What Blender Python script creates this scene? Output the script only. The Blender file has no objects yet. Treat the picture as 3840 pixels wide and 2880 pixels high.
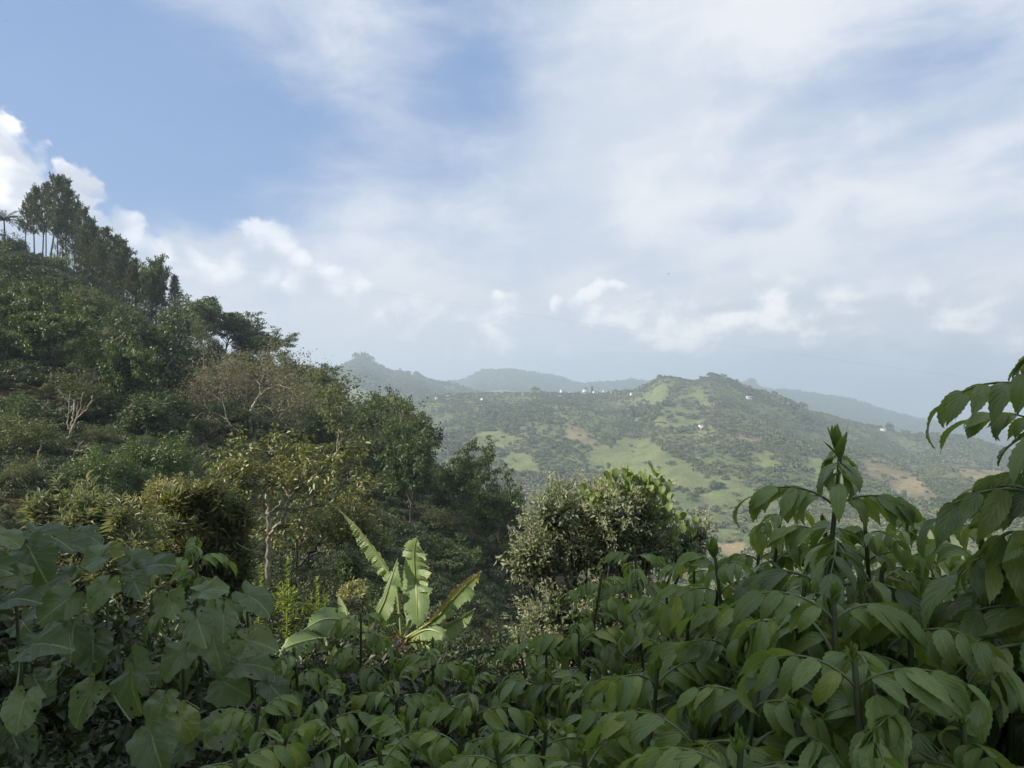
import bpy, math, random
import numpy as np
from mathutils import Matrix, Vector

PI = math.pi
sc = bpy.context.scene
COL = sc.collection

# ------------------------------------------------------------------ camera
F = 710.0                       # focal length in pixels of the 1024 x 768 picture
cam_d = bpy.data.cameras.new('camera')
cam_d.sensor_width = 36.0
cam_d.lens = 36.0 * F / 1024.0
cam_d.clip_start = 0.05
cam_d.clip_end = 40000.0
cam = bpy.data.objects.new('camera', cam_d)
cam.rotation_euler = (PI / 2, 0, 0)
COL.objects.link(cam)
sc.camera = cam

# ------------------------------------------------------------------ sun and exposure
SUN_EL, SUN_AZ = math.radians(37), math.radians(-104)      # azimuth from straight ahead, to the right positive
to_sun = Vector((math.sin(SUN_AZ) * math.cos(SUN_EL), math.cos(SUN_AZ) * math.cos(SUN_EL), math.sin(SUN_EL)))
sun_d = bpy.data.lights.new('sun', 'SUN')
sun_d.energy = 5.0
sun_d.angle = math.radians(0.6)
sun_d.color = (1.0, 0.89, 0.72)
sun = bpy.data.objects.new('sun', sun_d)
sun.rotation_euler = to_sun.to_track_quat('Z', 'Y').to_euler()
sun.location = to_sun * 60
COL.objects.link(sun)
sc.view_settings.view_transform = 'Standard'
sc.view_settings.look = 'None'
sc.view_settings.gamma = 1.0
sc.view_settings.use_curve_mapping = False
sc.view_settings.exposure = 0.64
sc.cycles.use_denoising = True
sc.cycles.max_bounces = 6
sc.cycles.diffuse_bounces = 3
sc.cycles.glossy_bounces = 2
sc.cycles.transmission_bounces = 4
sc.cycles.volume_bounces = 0
sc.cycles.caustics_reflective = False
sc.cycles.caustics_refractive = False
sc.cycles.sample_clamp_indirect = 4.0


# ------------------------------------------------------------------ node helper
class NT:
    def __init__(s, nt):
        s.nt = nt

    def node(s, typ, **kw):
        n = s.nt.nodes.new(typ)
        for k, v in kw.items():
            setattr(n, k, v)
        return n

    def put(s, sock, v):
        if v is None:
            return
        if isinstance(v, bpy.types.NodeSocket):
            s.nt.links.new(v, sock)
        elif isinstance(v, (tuple, list)) and sock.type == 'RGBA' and len(v) == 3:
            sock.default_value = (*v, 1.0)
        else:
            sock.default_value = v

    def m(s, op, a, b=None, c=None, clamp=False):
        n = s.node('ShaderNodeMath', operation=op, use_clamp=clamp)
        s.put(n.inputs[0], a); s.put(n.inputs[1], b); s.put(n.inputs[2], c)
        return n.outputs[0]

    def v(s, op, a, b=None):
        n = s.node('ShaderNodeVectorMath', operation=op)
        s.put(n.inputs[0], a)
        if b is not None:
            if op == 'SCALE':
                s.put(n.inputs['Scale'], b)
            else:
                s.put(n.inputs[1], b)
        return n.outputs['Value'] if op in ('LENGTH', 'DOT_PRODUCT', 'DISTANCE') else n.outputs[0]

    def mix(s, f, a, b, blend='MIX'):
        n = s.node('ShaderNodeMix', data_type='RGBA', blend_type=blend)
        s.put(n.inputs[0], f); s.put(n.inputs[6], a); s.put(n.inputs[7], b)
        return n.outputs[2]

    def ramp(s, x, lo, hi, a=0.0, b=1.0, smooth=True):
        n = s.node('ShaderNodeMapRange', interpolation_type='SMOOTHSTEP' if smooth else 'LINEAR', clamp=True)
        s.put(n.inputs[0], x)
        n.inputs[1].default_value = lo; n.inputs[2].default_value = hi
        n.inputs[3].default_value = a; n.inputs[4].default_value = b
        return n.outputs[0]

    def noise(s, vec, scale, detail=4, rough=0.55, out=0, dist=0.0, flat=False):
        n = s.node('ShaderNodeTexNoise', noise_dimensions='2D' if flat else '3D')
        s.put(n.inputs['Vector'], vec)
        n.inputs['Scale'].default_value = scale
        n.inputs['Detail'].default_value = detail
        n.inputs['Roughness'].default_value = rough
        n.inputs['Distortion'].default_value = dist
        return n.outputs[out]

    def xyz(s, vec):
        n = s.node('ShaderNodeSeparateXYZ'); s.put(n.inputs[0], vec)
        return n.outputs

    def comb(s, x, y, z):
        n = s.node('ShaderNodeCombineXYZ')
        s.put(n.inputs[0], x); s.put(n.inputs[1], y); s.put(n.inputs[2], z)
        return n.outputs[0]


def pxdir(u, v):
    d = np.array([(u - 512) / F, 1.0, (384 - v) / F])
    return d / np.linalg.norm(d)


# ------------------------------------------------------------------ sky with clouds
SKY = 0.1
CLOUD_GAIN = 1.0


def build_world():
    w = bpy.data.worlds.new('World')
    sc.world = w
    w.use_nodes = True
    w.cycles.sampling_method = 'MANUAL'
    w.cycles.sample_map_resolution = 256
    t = NT(w.node_tree)
    w.node_tree.nodes.clear()
    out = t.node('ShaderNodeOutputWorld')
    bg = t.node('ShaderNodeBackground')
    bg.inputs[1].default_value = SKY
    w.node_tree.links.new(bg.outputs[0], out.inputs[0])
    sky = t.node('ShaderNodeTexSky')
    sky.sky_type = 'NISHITA'
    sky.sun_disc = False
    sky.sun_elevation = SUN_EL
    sky.sun_rotation = SUN_AZ
    sky.altitude = 1500
    sky.air_density = 1.0
    sky.dust_density = 1.6
    sky.ozone_density = 1.5
    d = t.node('ShaderNodeTexCoord').outputs['Generated']
    dx, dy, dz = t.xyz(d)
    p = t.comb(dx, dz, 0.0)
    # drifting sheet: noise on a cloud plane, drawn out along the wind
    rot = t.node('ShaderNodeMapping')
    t.put(rot.inputs[0], p)
    rot.inputs['Rotation'].default_value = (0, 0, math.radians(-17))
    rot.inputs['Scale'].default_value = (1.0, 2.1, 1.0)
    soft = t.noise(rot.outputs[0], 2.3, 4, 0.5, dist=0.35, flat=True)
    fine = t.noise(rot.outputs[0], 8.0, 6, 0.58, dist=0.25, flat=True)
    lump = t.noise(p, 7.0, 5, 0.6, flat=True)
    lump2 = t.noise(t.v('MULTIPLY', p, (1.0, 1.7, 1.0)), 11.0, 6, 0.62, dist=0.3, flat=True)

    def gauss(u, v, su, sv):
        c = pxdir(u, v)
        ax = t.m('DIVIDE', t.m('SUBTRACT', dx, float(c[0])), su / F)
        az = t.m('DIVIDE', t.m('SUBTRACT', dz, float(c[2])), sv / F)
        return t.m('EXPONENT', t.m('MULTIPLY', t.m('ADD', t.m('MULTIPLY', ax, ax), t.m('MULTIPLY', az, az)), -1.0))

    cov = t.m('ADD', t.m('MULTIPLY', t.m('SUBTRACT', soft, 0.5), 1.15), t.m('MULTIPLY', t.m('SUBTRACT', fine, 0.5), 0.62))
    cov = t.m('ADD', cov, 0.90)
    for (u, v, su, sv, amp) in [
        (20, 60, 250, 170, -0.85), (200, 140, 180, 100, -0.45), (470, 60, 70, 80, -0.50), (300, 190, 190, 60, -0.12),
        (725, 222, 90, 18, -0.38), (930, 20, 120, 60, -0.55), (800, 262, 70, 16, -0.2), (640, 282, 80, 14, -0.25), (600, 120, 90, 110, 0.25),
        (350, 80, 80, 70, 0.20), (390, 190, 130, 60, 0.22), (250, 210, 140, 24, 0.12), (700, 100, 170, 110, 0.22), (560, 330, 520, 60, 0.35),
    ]:
        cov = t.m('ADD', cov, t.m('MULTIPLY', gauss(u, v, su, sv), amp))
    cov = t.ramp(cov, 0.0, 1.05, 0.03, 0.98)
    # white sheet, greyer where it is thick and towards the horizon
    shade2 = t.ramp(t.m('ADD', t.m('MULTIPLY', soft, 0.6), t.m('ADD', t.m('MULTIPLY', lump, 0.3), t.m('MULTIPLY', fine, 0.45))), 0.50, 0.84)
    sheet = t.mix(shade2, (4.25, 4.7, 5.4), (5.55, 5.75, 6.1))
    low = t.ramp(dz, 0.0, 0.26)
    sheet = t.mix(t.m('MULTIPLY', t.m('SUBTRACT', 1.0, low), 0.7), sheet, (4.0, 4.4, 5.0))
    blue = t.mix(0.75, sky.outputs[0], (1.75, 2.65, 4.5))
    base = t.mix(cov, blue, sheet)

    # heaped clouds
    warp = t.noise(p, 9.0, 5, 0.62, out=1, flat=True)
    wv = t.v('SUBTRACT', warp, (0.5, 0.5, 0.5))
    wx, wy, wz = t.xyz(wv)
    qx = t.m('ADD', dx, t.m('MULTIPLY', wx, 0.085))
    qz = t.m('ADD', dz, t.m('MULTIPLY', wy, 0.06))
    billow_n = t.node('ShaderNodeTexVoronoi', feature='SMOOTH_F1', voronoi_dimensions='2D')
    t.put(billow_n.inputs['Vector'], t.comb(qx, qz, 0.0))
    billow_n.inputs['Scale'].default_value = 26.0
    billow_n.inputs['Smoothness'].default_value = 0.5
    bil = billow_n.outputs['Distance']

    def blob(u, v, ru, rv):
        c = pxdir(u, v)
        ax = t.m('DIVIDE', t.m('SUBTRACT', qx, float(c[0])), ru / F)
        az = t.m('DIVIDE', t.m('SUBTRACT', qz, float(c[2])), rv / F)
        return t.m('SUBTRACT', 1.0, t.m('SQRT', t.m('ADD', t.m('MULTIPLY', ax, ax), t.m('MULTIPLY', az, az)))), az

    def heap(col_in, blobs, bright, dark, amount, soft_lo=0.0, soft_hi=0.22, f0=0.10, f1=0.62, topk=0.75, bk=1.1, lk=0.0):
        best = None; topness = None
        for b in blobs:
            f, az = blob(*b)
            best = f if best is None else t.m('MAXIMUM', best, f)
            tz = t.m('ADD', t.m('MULTIPLY', az, 0.5), 0.5)
            topness = tz if topness is None else t.m('MAXIMUM', topness, t.m('MULTIPLY', tz, t.ramp(f, -0.15, 0.25)))
        fld = t.m('ADD', best, t.m('ADD', t.m('MULTIPLY', t.m('SUBTRACT', 0.32, bil), 0.6), t.m('MULTIPLY', t.m('SUBTRACT', lump, 0.5), 0.9)))
        a = t.ramp(fld, soft_lo, soft_hi)
        relief = t.m('ADD', t.m('MULTIPLY', topness, topk), t.m('ADD', t.m('MULTIPLY', t.m('SUBTRACT', 0.4, bil), bk), t.m('MULTIPLY', t.m('SUBTRACT', lump2, 0.5), lk)))
        relief = t.m('ADD', relief, t.m('MULTIPLY', wz, 0.9))
        c = t.mix(t.ramp(relief, 0.15, 0.95), dark, bright)
        fade = t.ramp(topness, f0, f1)
        return t.mix(t.m('MULTIPLY', t.m('MULTIPLY', a, fade), amount), col_in, c)

    W1, D1 = (7.4, 7.4, 7.5), (4.4, 4.75, 5.4)
    base = heap(base, [(6, 172, 36, 44), (-10, 205, 60, 44), (82, 192, 22, 24), (50, 214, 42, 20), (-80, 190, 60, 70)], W1, D1, 0.95)
    base = heap(base, [(112, 236, 32, 22), (186, 245, 30, 26), (228, 254, 48, 32), (262, 242, 28, 22), (140, 270, 70, 36), (330, 292, 54, 24), (270, 280, 60, 40)], (7.0, 7.05, 7.2), (4.4, 4.75, 5.3), 0.7, -0.05, 0.4)
    base = heap(base, [(440, 334, 90, 34), (540, 330, 90, 32), (630, 328, 90, 30), (700, 334, 80, 28)], (6.5, 6.6, 6.8), (4.3, 4.7, 5.3), 0.9, -0.3, 0.7, -0.3, 0.5, 0.6, 0.25, 2.2)
    base = heap(base, [(500, 303, 32, 11), (566, 300, 24, 9), (590, 295, 18, 12), (609, 294, 16, 9)], (6.8, 6.85, 6.9), D1, 0.75, -0.1, 0.5, -0.1, 0.5)
    base = heap(base, [(780, 330, 110, 44), (870, 318, 120, 34), (715, 342, 90, 26), (970, 322, 110, 38), (1030, 346, 90, 40), (1120, 320, 90, 44)], (6.7, 6.75, 6.8), (4.2, 4.55, 5.1), 0.95, -0.3, 0.7, -0.5, 0.4, 0.6, 0.25, 2.6)
    base = heap(base, [(868, 356, 60, 26), (962, 358, 40, 24), (810, 370, 80, 24), (930, 380, 110, 26), (760, 386, 80, 20), (1030, 384, 90, 28)], (4.3, 4.65, 5.2), (3.45, 3.85, 4.55), 0.8, -0.1, 0.55, -0.6, 0.3, 0.5, 0.2, 2.0)
    # the air near the horizon
    base = t.mix(t.ramp(dz, -0.08, 0.05, 0.55, 0.0), base, (3.8, 4.25, 4.95))
    t.put(bg.inputs[0], t.v('SCALE', base, CLOUD_GAIN))


build_world()


# ------------------------------------------------------------------ small helpers
def P(u, v, D):
    return np.array([(u - 512) / F * D, D, (384 - v) / F * D])


def tag(o, label=None, cat=None, group=None, kind=None):
    if label: o['label'] = label
    if cat: o['category'] = cat
    if group: o['group'] = group
    if kind: o['kind'] = kind
    return o


def obj(name, me, parent=None, mat=None, link=True):
    o = bpy.data.objects.new(name, me)
    if mat is not None and me is not None and not me.materials:
        me.materials.append(mat)
    if parent is not None:
        o.parent = parent
    if link:
        COL.objects.link(o)
    return o


def empty(name, loc=(0, 0, 0), rz=0.0):
    o = bpy.data.objects.new(name, None)
    o.empty_display_size = 0.2
    o.location = loc
    o.rotation_euler = (0, 0, rz)
    COL.objects.link(o)
    return o


def make_mesh(name, V, quads=None, tris=None, uv=None, smooth=True, attrs=None):
    V = np.asarray(V, dtype=np.float32).reshape(-1, 3)
    Q = np.asarray(quads if quads is not None else [], dtype=np.int32).reshape(-1, 4)
    T = np.asarray(tris if tris is not None else [], dtype=np.int32).reshape(-1, 3)
    me = bpy.data.meshes.new(name)
    me.vertices.add(len(V)); me.vertices.foreach_set('co', V.ravel())
    loops = np.concatenate([Q.ravel(), T.ravel()])
    me.loops.add(len(loops)); me.loops.foreach_set('vertex_index', loops)
    starts = np.concatenate([np.arange(len(Q)) * 4, len(Q) * 4 + np.arange(len(T)) * 3]).astype(np.int32)
    me.polygons.add(len(starts)); me.polygons.foreach_set('loop_start', starts)
    if uv is not None:
        uvl = me.uv_layers.new(name='UVMap')
        uvl.data.foreach_set('uv', np.asarray(uv, dtype=np.float32)[loops].ravel())
    if attrs:
        for k, a in attrs.items():
            a = np.asarray(a, dtype=np.float32)
            if a.ndim == 1:
                at = me.attributes.new(k, 'FLOAT', 'POINT'); at.data.foreach_set('value', a)
            else:
                at = me.attributes.new(k, 'FLOAT_COLOR', 'POINT')
                at.data.foreach_set('color', np.concatenate([a, np.ones((len(a), 1), np.float32)], 1).ravel())
    me.update(calc_edges=True)
    if smooth:
        me.polygons.foreach_set('use_smooth', np.ones(len(starts), dtype=bool))
    return me


class Geo:
    def __init__(s):
        s.V = []; s.Q = []; s.T = []; s.U = []; s.A = []; s.n = 0

    def add(s, V, Q=None, T=None, U=None, A=None):
        V = np.asarray(V, float).reshape(-1, 3)
        if Q is not None and len(Q): s.Q.append(np.asarray(Q, int).reshape(-1, 4) + s.n)
        if T is not None and len(T): s.T.append(np.asarray(T, int).reshape(-1, 3) + s.n)
        s.U.append(np.zeros((len(V), 2)) if U is None else np.asarray(U, float))
        s.A.append(np.zeros(len(V)) if A is None else np.asarray(A, float))
        s.V.append(V); s.n += len(V)

    def mesh(s, name, smooth=True, uv=False, attr=None):
        V = np.concatenate(s.V) if s.V else np.zeros((0, 3))
        return make_mesh(name, V, np.concatenate(s.Q) if s.Q else None, np.concatenate(s.T) if s.T else None,
                         np.concatenate(s.U) if uv else None, smooth, {attr: np.concatenate(s.A)} if attr else None)

    def tube(s, pts, rad, sides=6, cap=True):
        pts = np.asarray(pts, float); n = len(pts)
        rad = np.broadcast_to(np.asarray(rad, float), (n,))
        tan = np.gradient(pts, axis=0)
        tan /= np.linalg.norm(tan, axis=1)[:, None] + 1e-9
        ref = np.array([0.31, 0.17, 0.93]) if abs(tan[0][2]) < 0.8 else np.array([0.95, 0.2, 0.1])
        a = np.cross(tan, ref); a /= np.linalg.norm(a, axis=1)[:, None] + 1e-9
        b = np.cross(tan, a)
        ang = np.arange(sides) / sides * 2 * PI
        ring = (np.cos(ang)[None, :, None] * a[:, None, :] + np.sin(ang)[None, :, None] * b[:, None, :]) * rad[:, None, None] + pts[:, None, :]
        i = np.arange(n - 1)[:, None] * sides; j = np.arange(sides)[None, :]; k = (j + 1) % sides
        Q = np.stack([i + j, i + k, i + sides + k, i + sides + j], -1).reshape(-1, 4)
        uu = np.repeat(np.linspace(0, 1, n), sides); vv = np.tile(ang / 2 / PI, n)
        s.add(ring.reshape(-1, 3), Q, None, np.stack([vv, uu], 1))
        if cap:
            s.add(np.concatenate([ring[-1], pts[-1:] + tan[-1:] * rad[-1] * 0.5]), None, [[q, (q + 1) % sides, sides] for q in range(sides)])
        return s

    def box(s, lo, hi):
        x0, y0, z0 = lo; x1, y1, z1 = hi
        s.add([(x0, y0, z0), (x1, y0, z0), (x1, y1, z0), (x0, y1, z0), (x0, y0, z1), (x1, y0, z1), (x1, y1, z1), (x0, y1, z1)],
              [(0, 3, 2, 1), (4, 5, 6, 7), (0, 1, 5, 4), (1, 2, 6, 5), (2, 3, 7, 6), (3, 0, 4, 7)])
        return s

    def leaves(s, C, d, nrm, L, Wd, fold=0.15, curl=0.12):
        """pointed, slightly folded leaves: base, two sides, tip"""
        C = np.asarray(C, float); n = len(C)
        if n == 0: return s
        L = np.broadcast_to(np.asarray(L, float), (n,))[:, None]; Wd = np.broadcast_to(np.asarray(Wd, float), (n,))[:, None]
        d = d / (np.linalg.norm(d, axis=1)[:, None] + 1e-9)
        side = np.cross(d, nrm); side /= np.linalg.norm(side, axis=1)[:, None] + 1e-9
        up = np.cross(side, d)
        mid = C + d * L * 0.48
        V = np.stack([C, mid + side * Wd * 0.5 + up * Wd * fold, C + d * L - up * L * curl, mid - side * Wd * 0.5 + up * Wd * fold], 1).reshape(-1, 3)
        b = np.arange(n)[:, None] * 4
        T = np.concatenate([b + np.array([0, 1, 2]), b + np.array([0, 2, 3])])
        s.add(V, None, T)
        return s


def unit(v):
    v = np.asarray(v, float)
    return v / (np.linalg.norm(v, axis=-1, keepdims=True) + 1e-9)


def rand_dirs(rng, n):
    return unit(rng.normal(size=(n, 3)))


# ------------------------------------------------------------------ value noise for the land
_rs = np.random.RandomState(5)
_tab = _rs.rand(256, 256)


def vnoise(x, y):
    xi = np.floor(x).astype(int); yi = np.floor(y).astype(int)
    fx = x - xi; fy = y - yi
    fx = fx * fx * (3 - 2 * fx); fy = fy * fy * (3 - 2 * fy)
    a = _tab[xi & 255, yi & 255]; b = _tab[(xi + 1) & 255, yi & 255]
    c = _tab[xi & 255, (yi + 1) & 255]; d = _tab[(xi + 1) & 255, (yi + 1) & 255]
    return (a + (b - a) * fx) * (1 - fy) + (c + (d - c) * fx) * fy - 0.5


def fbm(x, y, oct=4):
    s = 0; amp = 1.0
    for _ in range(oct):
        s = s + vnoise(x, y) * amp
        x = x * 2.03 + 17.1; y = y * 2.03 + 5.3; amp *= 0.5
    return s


UC = np.array([-400, 0, 60, 130, 200, 270, 335, 420, 480, 545, 620, 720, 860, 1024, 1500.])
ROWS = [
    (0.0, [-1.7] * 15),
    (3.0, [-2.0, -2.2, -2.3, -2.3, -2.4, -2.4, -2.5, -2.5, -2.5, -2.5, -2.5, -2.5, -2.5, -2.5, -2.5]),
    (6.0, [-2.4, -3.0, -3.1, -3.2, -3.3, -3.4, -3.4, -3.5, -3.6, -3.6, -3.6, -3.7, -3.8, -3.8, -3.8]),
    (12.0, [-3.0, -4.4, -4.6, -4.8, -5.0, -5.1, -5.2, -5.3, -5.4, -5.6, -5.8, -6.2, -6.6, -6.8, -7.0]),
    (25.0, [-2.0, -6.2, -6.6, -6.9, -7.1, -7.2, -7.4, -7.8, -8.5, -10., -12., -14., -15., -15., -15.]),
    (50.0, [2.0, -3.0, -3.8, -4.6, -5.6, -7.0, -9.0, -12., -15., -19., -24., -28., -30., -30., -30.]),
    (100.0, [18., 13., 11., 6.0, 1.0, -2.0, -5.5, -11., -16., -24., -37., -47., -52., -52., -52.]),
    (135.0, [32., 26., 22., 11.5, 5.5, 2.0, -3.5, -15., -24., -37., -53., -63., -68., -68., -66.]),
    (170.0, [42., 30., 23., 9.0, 0.0, -6.0, -16., -30., -40., -50., -64., -73., -78., -76., -74.]),
    (300.0, [50., 12., 2., -12., -26., -38., -48., -62., -72., -81., -86., -89., -92., -90., -84.]),
    (480.0, [30., -30., -40., -60., -75., -88., -98., -106., -110., -113., -115., -116., -116., -112., -100.]),
    (650.0, [10., -70., -80., -92., -102., -108., -112., -117., -120., -124., -126., -126., -124., -120., -110.]),
]


def ridge(pts, D, low=0.0):
    pts = np.array(pts, float)
    v = np.interp(UC_F, pts[:, 0], pts[:, 1]) + low
    return (384 - v) / F * D


UC_F = np.linspace(-400, 1500, 381)
RIDGE_M = [(-400, 440), (250, 414), (300, 410), (335, 404), (407, 402), (435, 393.5), (486, 392.6), (532, 390), (560, 391), (602, 393.5), (634, 391), (650, 383), (662, 376),
           (694, 378.7), (713, 374), (731, 379.6), (759, 391), (787, 398), (810, 410), (856, 421), (880, 428), (903, 434), (926, 433), (954, 434), (977, 437.5), (1000, 444),
           (1024, 451), (1200, 475), (1500, 490)]
RIDGE_A = [(-400, 380), (150, 376), (250, 372), (296, 369), (324, 368), (340, 363), (361, 356.5), (375, 363), (393, 370), (417, 373), (435, 380), (463, 385), (500, 394), (560, 402),
           (700, 412), (1024, 450), (1500, 480)]
RIDGE_B = [(-400, 385), (250, 385), (463, 380), (481, 370), (509, 369), (532, 373), (555, 377), (574, 382), (592, 380.5), (616, 382), (630, 379), (646, 380.5), (670, 385), (740, 384),
           (750, 381), (764, 390), (787, 391), (815, 393.5), (842, 398), (880, 408), (926, 417), (972, 423.5), (1024, 435), (1200, 450), (1500, 470)]
TABLE = [(D, np.interp(UC_F, UC, np.array(z, float))) for D, z in ROWS]
rm = ridge(RIDGE_M, 1600, 3.0)
base650 = TABLE[-1][1]
TABLE += [(900.0, base650 + (rm - base650) * 0.30), (1250.0, base650 + (rm - base650) * 0.68), (1480.0, base650 + (rm - base650) * 0.93), (1600.0, rm),
          (1800.0, rm - 45), (2050.0, ridge(RIDGE_A, 2050, 22.0)), (2700.0, ridge(RIDGE_A, 2700, 2.0)), (3000.0, ridge(RIDGE_A, 3000, 14.0)),
          (3500.0, ridge(RIDGE_B, 3500, 24.0)), (4500.0, ridge(RIDGE_B, 4500, 2.0)), (5200.0, ridge(RIDGE_B, 5200, 16.0)), (8000.0, ridge(RIDGE_B, 8000, 24.0) - 60)]
TD = np.array([a for a, _ in TABLE])
TZ = np.array([b for _, b in TABLE])


def gz(x, y):
    x = np.asarray(x, float); y = np.asarray(y, float)
    shp = np.broadcast(x, y).shape
    x = np.broadcast_to(x, shp).ravel(); y = np.broadcast_to(y, shp).ravel()
    r = np.hypot(x, y); th = np.arctan2(x, y)
    thc = np.clip(th, -0.90, 0.94)
    D = np.clip(r * np.cos(thc), 0, TD[-1] - 1e-3)
    u = np.clip(512 + F * np.tan(thc), UC_F[0], UC_F[-1])
    ui = np.clip(((u - UC_F[0]) / (UC_F[1] - UC_F[0])), 0, len(UC_F) - 1.001)
    i0 = ui.astype(int); fu = ui - i0
    k = np.clip(np.searchsorted(TD, D, side='right') - 1, 0, len(TD) - 2)
    f = (D - TD[k]) / (TD[k + 1] - TD[k])
    z0 = TZ[k, i0] * (1 - fu) + TZ[k, i0 + 1] * fu
    z1 = TZ[k + 1, i0] * (1 - fu) + TZ[k + 1, i0 + 1] * fu
    z = z0 * (1 - f) + z1 * f
    # behind the camera the hill goes on upwards
    wb = np.clip((np.abs(th) - 1.9) / 0.9, 0, 1); wb = wb * wb * (3 - 2 * wb)
    z = z * (1 - wb) + (-1.7 + np.minimum(r * 0.10, 60.0)) * wb
    amp = np.clip((r - 4) / 30, 0, 1)
    z = z + amp * 0.35 * fbm(x / 4.0, y / 4.0, 3)
    a2 = np.clip((r - 60) / 300, 0, 1)
    z = z + a2 * 5.0 * fbm(x / 55.0, y / 55.0, 4)
    a3 = np.clip((r - 450) / 300, 0, 1) * np.clip(1.35 - np.abs(D - 1600) / 1600 * 0 - np.clip((D - 1350) / 250, 0, 1) * np.clip((1900 - D) / 200, 0, 1), 0.3, 1)
    z = z + a3 * 34.0 * fbm(x / 260.0 + 3.1, y / 420.0, 3)
    return z.reshape(shp)


def hit(u, v, d0=3.0, d1=6000.0):
    """depth at which the line of sight through a pixel first meets the land (None: it misses)"""
    D = np.geomspace(d0, d1, 1500)
    g = gz((u - 512) / F * D, D)
    below = g > (384 - v) / F * D
    if not below.any(): return None
    return float(D[int(np.argmax(below))])


# ------------------------------------------------------------------ materials
def new_mat(name):
    m = bpy.data.materials.new(name)
    m.use_nodes = True
    m.node_tree.nodes.clear()
    return m, NT(m.node_tree)


def leaf_mat(name, dark, light, per='island', rough=0.45, spec=0.35, trans=0.3, veins=None, patch=None, under=None, patch_scale=3.0, spots=None):
    """foliage: colour differs from leaf to leaf; light shines through; veins = (count, slope, strength) on the leaf's own UV"""
    m, t = new_mat(name)
    out = t.node('ShaderNodeOutputMaterial')
    geo = t.node('ShaderNodeNewGeometry')
    if per == 'island':
        rnd = geo.outputs['Random Per Island']
    else:
        rnd = t.node('ShaderNodeObjectInfo').outputs['Random']
    tc = t.node('ShaderNodeTexCoord').outputs['Object']
    col = t.mix(rnd, dark, light)
    if per == 'object' and veins is not None:      # here and there an old, yellowed or a very young leaf
        r2 = t.m('FRACT', t.m('MULTIPLY', rnd, 17.31))
        col = t.mix(t.ramp(r2, 0.86, 1.0, 0.0, 0.7), col, (light[0] * 1.55, light[1] * 1.25, light[2] * 0.7))
        col = t.mix(t.ramp(r2, 0.22, 0.0, 0.0, 0.6), col, (dark[0] * 0.62, dark[1] * 0.66, dark[2] * 0.8))
    if patch is not None:                     # clumps of another tone (age of the leaves), fixed to the plant
        pn = t.ramp(t.noise(tc, patch_scale, 3, 0.6), 0.48, 0.66)
        col = t.mix(t.m('MULTIPLY', pn, 0.8), col, patch)
    bump = None
    if veins is not None:
        cnt, slope, stren = veins
        u, v, _ = t.xyz(t.node('ShaderNodeUVMap').outputs[0])
        au = t.m('ABSOLUTE', t.m('SUBTRACT', t.m('MULTIPLY', u, 2.0), 1.0))
        ph = t.m('SUBTRACT', t.m('MULTIPLY', v, cnt), t.m('MULTIPLY', t.m('POWER', au, 0.85), slope))
        s = t.m('ABSOLUTE', t.m('SINE', t.m('MULTIPLY', ph, PI)))
        lat = t.ramp(s, 0.0, 0.24, 1.0, 0.0)
        midr = t.ramp(au, 0.012, 0.05, 1.0, 0.0)
        vein = t.m('MAXIMUM', t.m('MULTIPLY', lat, 0.42), midr)
        col = t.mix(t.m('MULTIPLY', vein, stren), col, tuple(min(1, c * 1.7 + 0.035) for c in light))
        blot = t.noise(t.comb(u, v, rnd), 5.0, 4, 0.6)
        col = t.mix(t.ramp(blot, 0.42, 0.75, 0.0, 0.38), col, tuple(c * 0.6 for c in dark))
        if spots is not None:
            sp = t.ramp(t.noise(t.comb(u, v, t.m('MULTIPLY', rnd, 9.0)), 26.0, 3, 0.7), 0.66, 0.72)
            col = t.mix(sp, col, spots)
        hgt = t.m('SUBTRACT', t.m('POWER', s, 0.5), t.m('MULTIPLY', midr, 0.7))
        hgt = t.m('ADD', hgt, t.m('MULTIPLY', t.noise(t.comb(u, v, 0.0), 60.0, 2, 0.5), 0.15))
        b = t.node('ShaderNodeBump'); b.inputs['Strength'].default_value = 0.26; b.inputs['Distance'].default_value = 0.006
        t.put(b.inputs['Height'], hgt); bump = b.outputs[0]
    if under is not None:
        col = t.mix(geo.outputs['Backfacing'], col, under)
    pb = t.node('ShaderNodeBsdfPrincipled')
    t.put(pb.inputs['Base Color'], col)
    pb.inputs['Roughness'].default_value = rough
    pb.inputs['Specular IOR Level'].default_value = spec
    if bump is not None: t.put(pb.inputs['Normal'], bump)
    sh = pb.outputs[0]
    if trans > 0:
        tr = t.node('ShaderNodeBsdfTranslucent')
        t.put(tr.inputs[0], t.mix(0.55, col, (min(1, light[0] * 1.9 + .02), min(1, light[1] * 1.9 + .03), light[2] * 0.7)))
        if bump is not None: t.put(tr.inputs['Normal'], bump)
        mx = t.node('ShaderNodeMixShader'); mx.inputs[0].default_value = trans
        m.node_tree.links.new(sh, mx.inputs[1]); m.node_tree.links.new(tr.outputs[0], mx.inputs[2])
        sh = mx.outputs[0]
    m.node_tree.links.new(sh, out.inputs[0])
    return m


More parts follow.
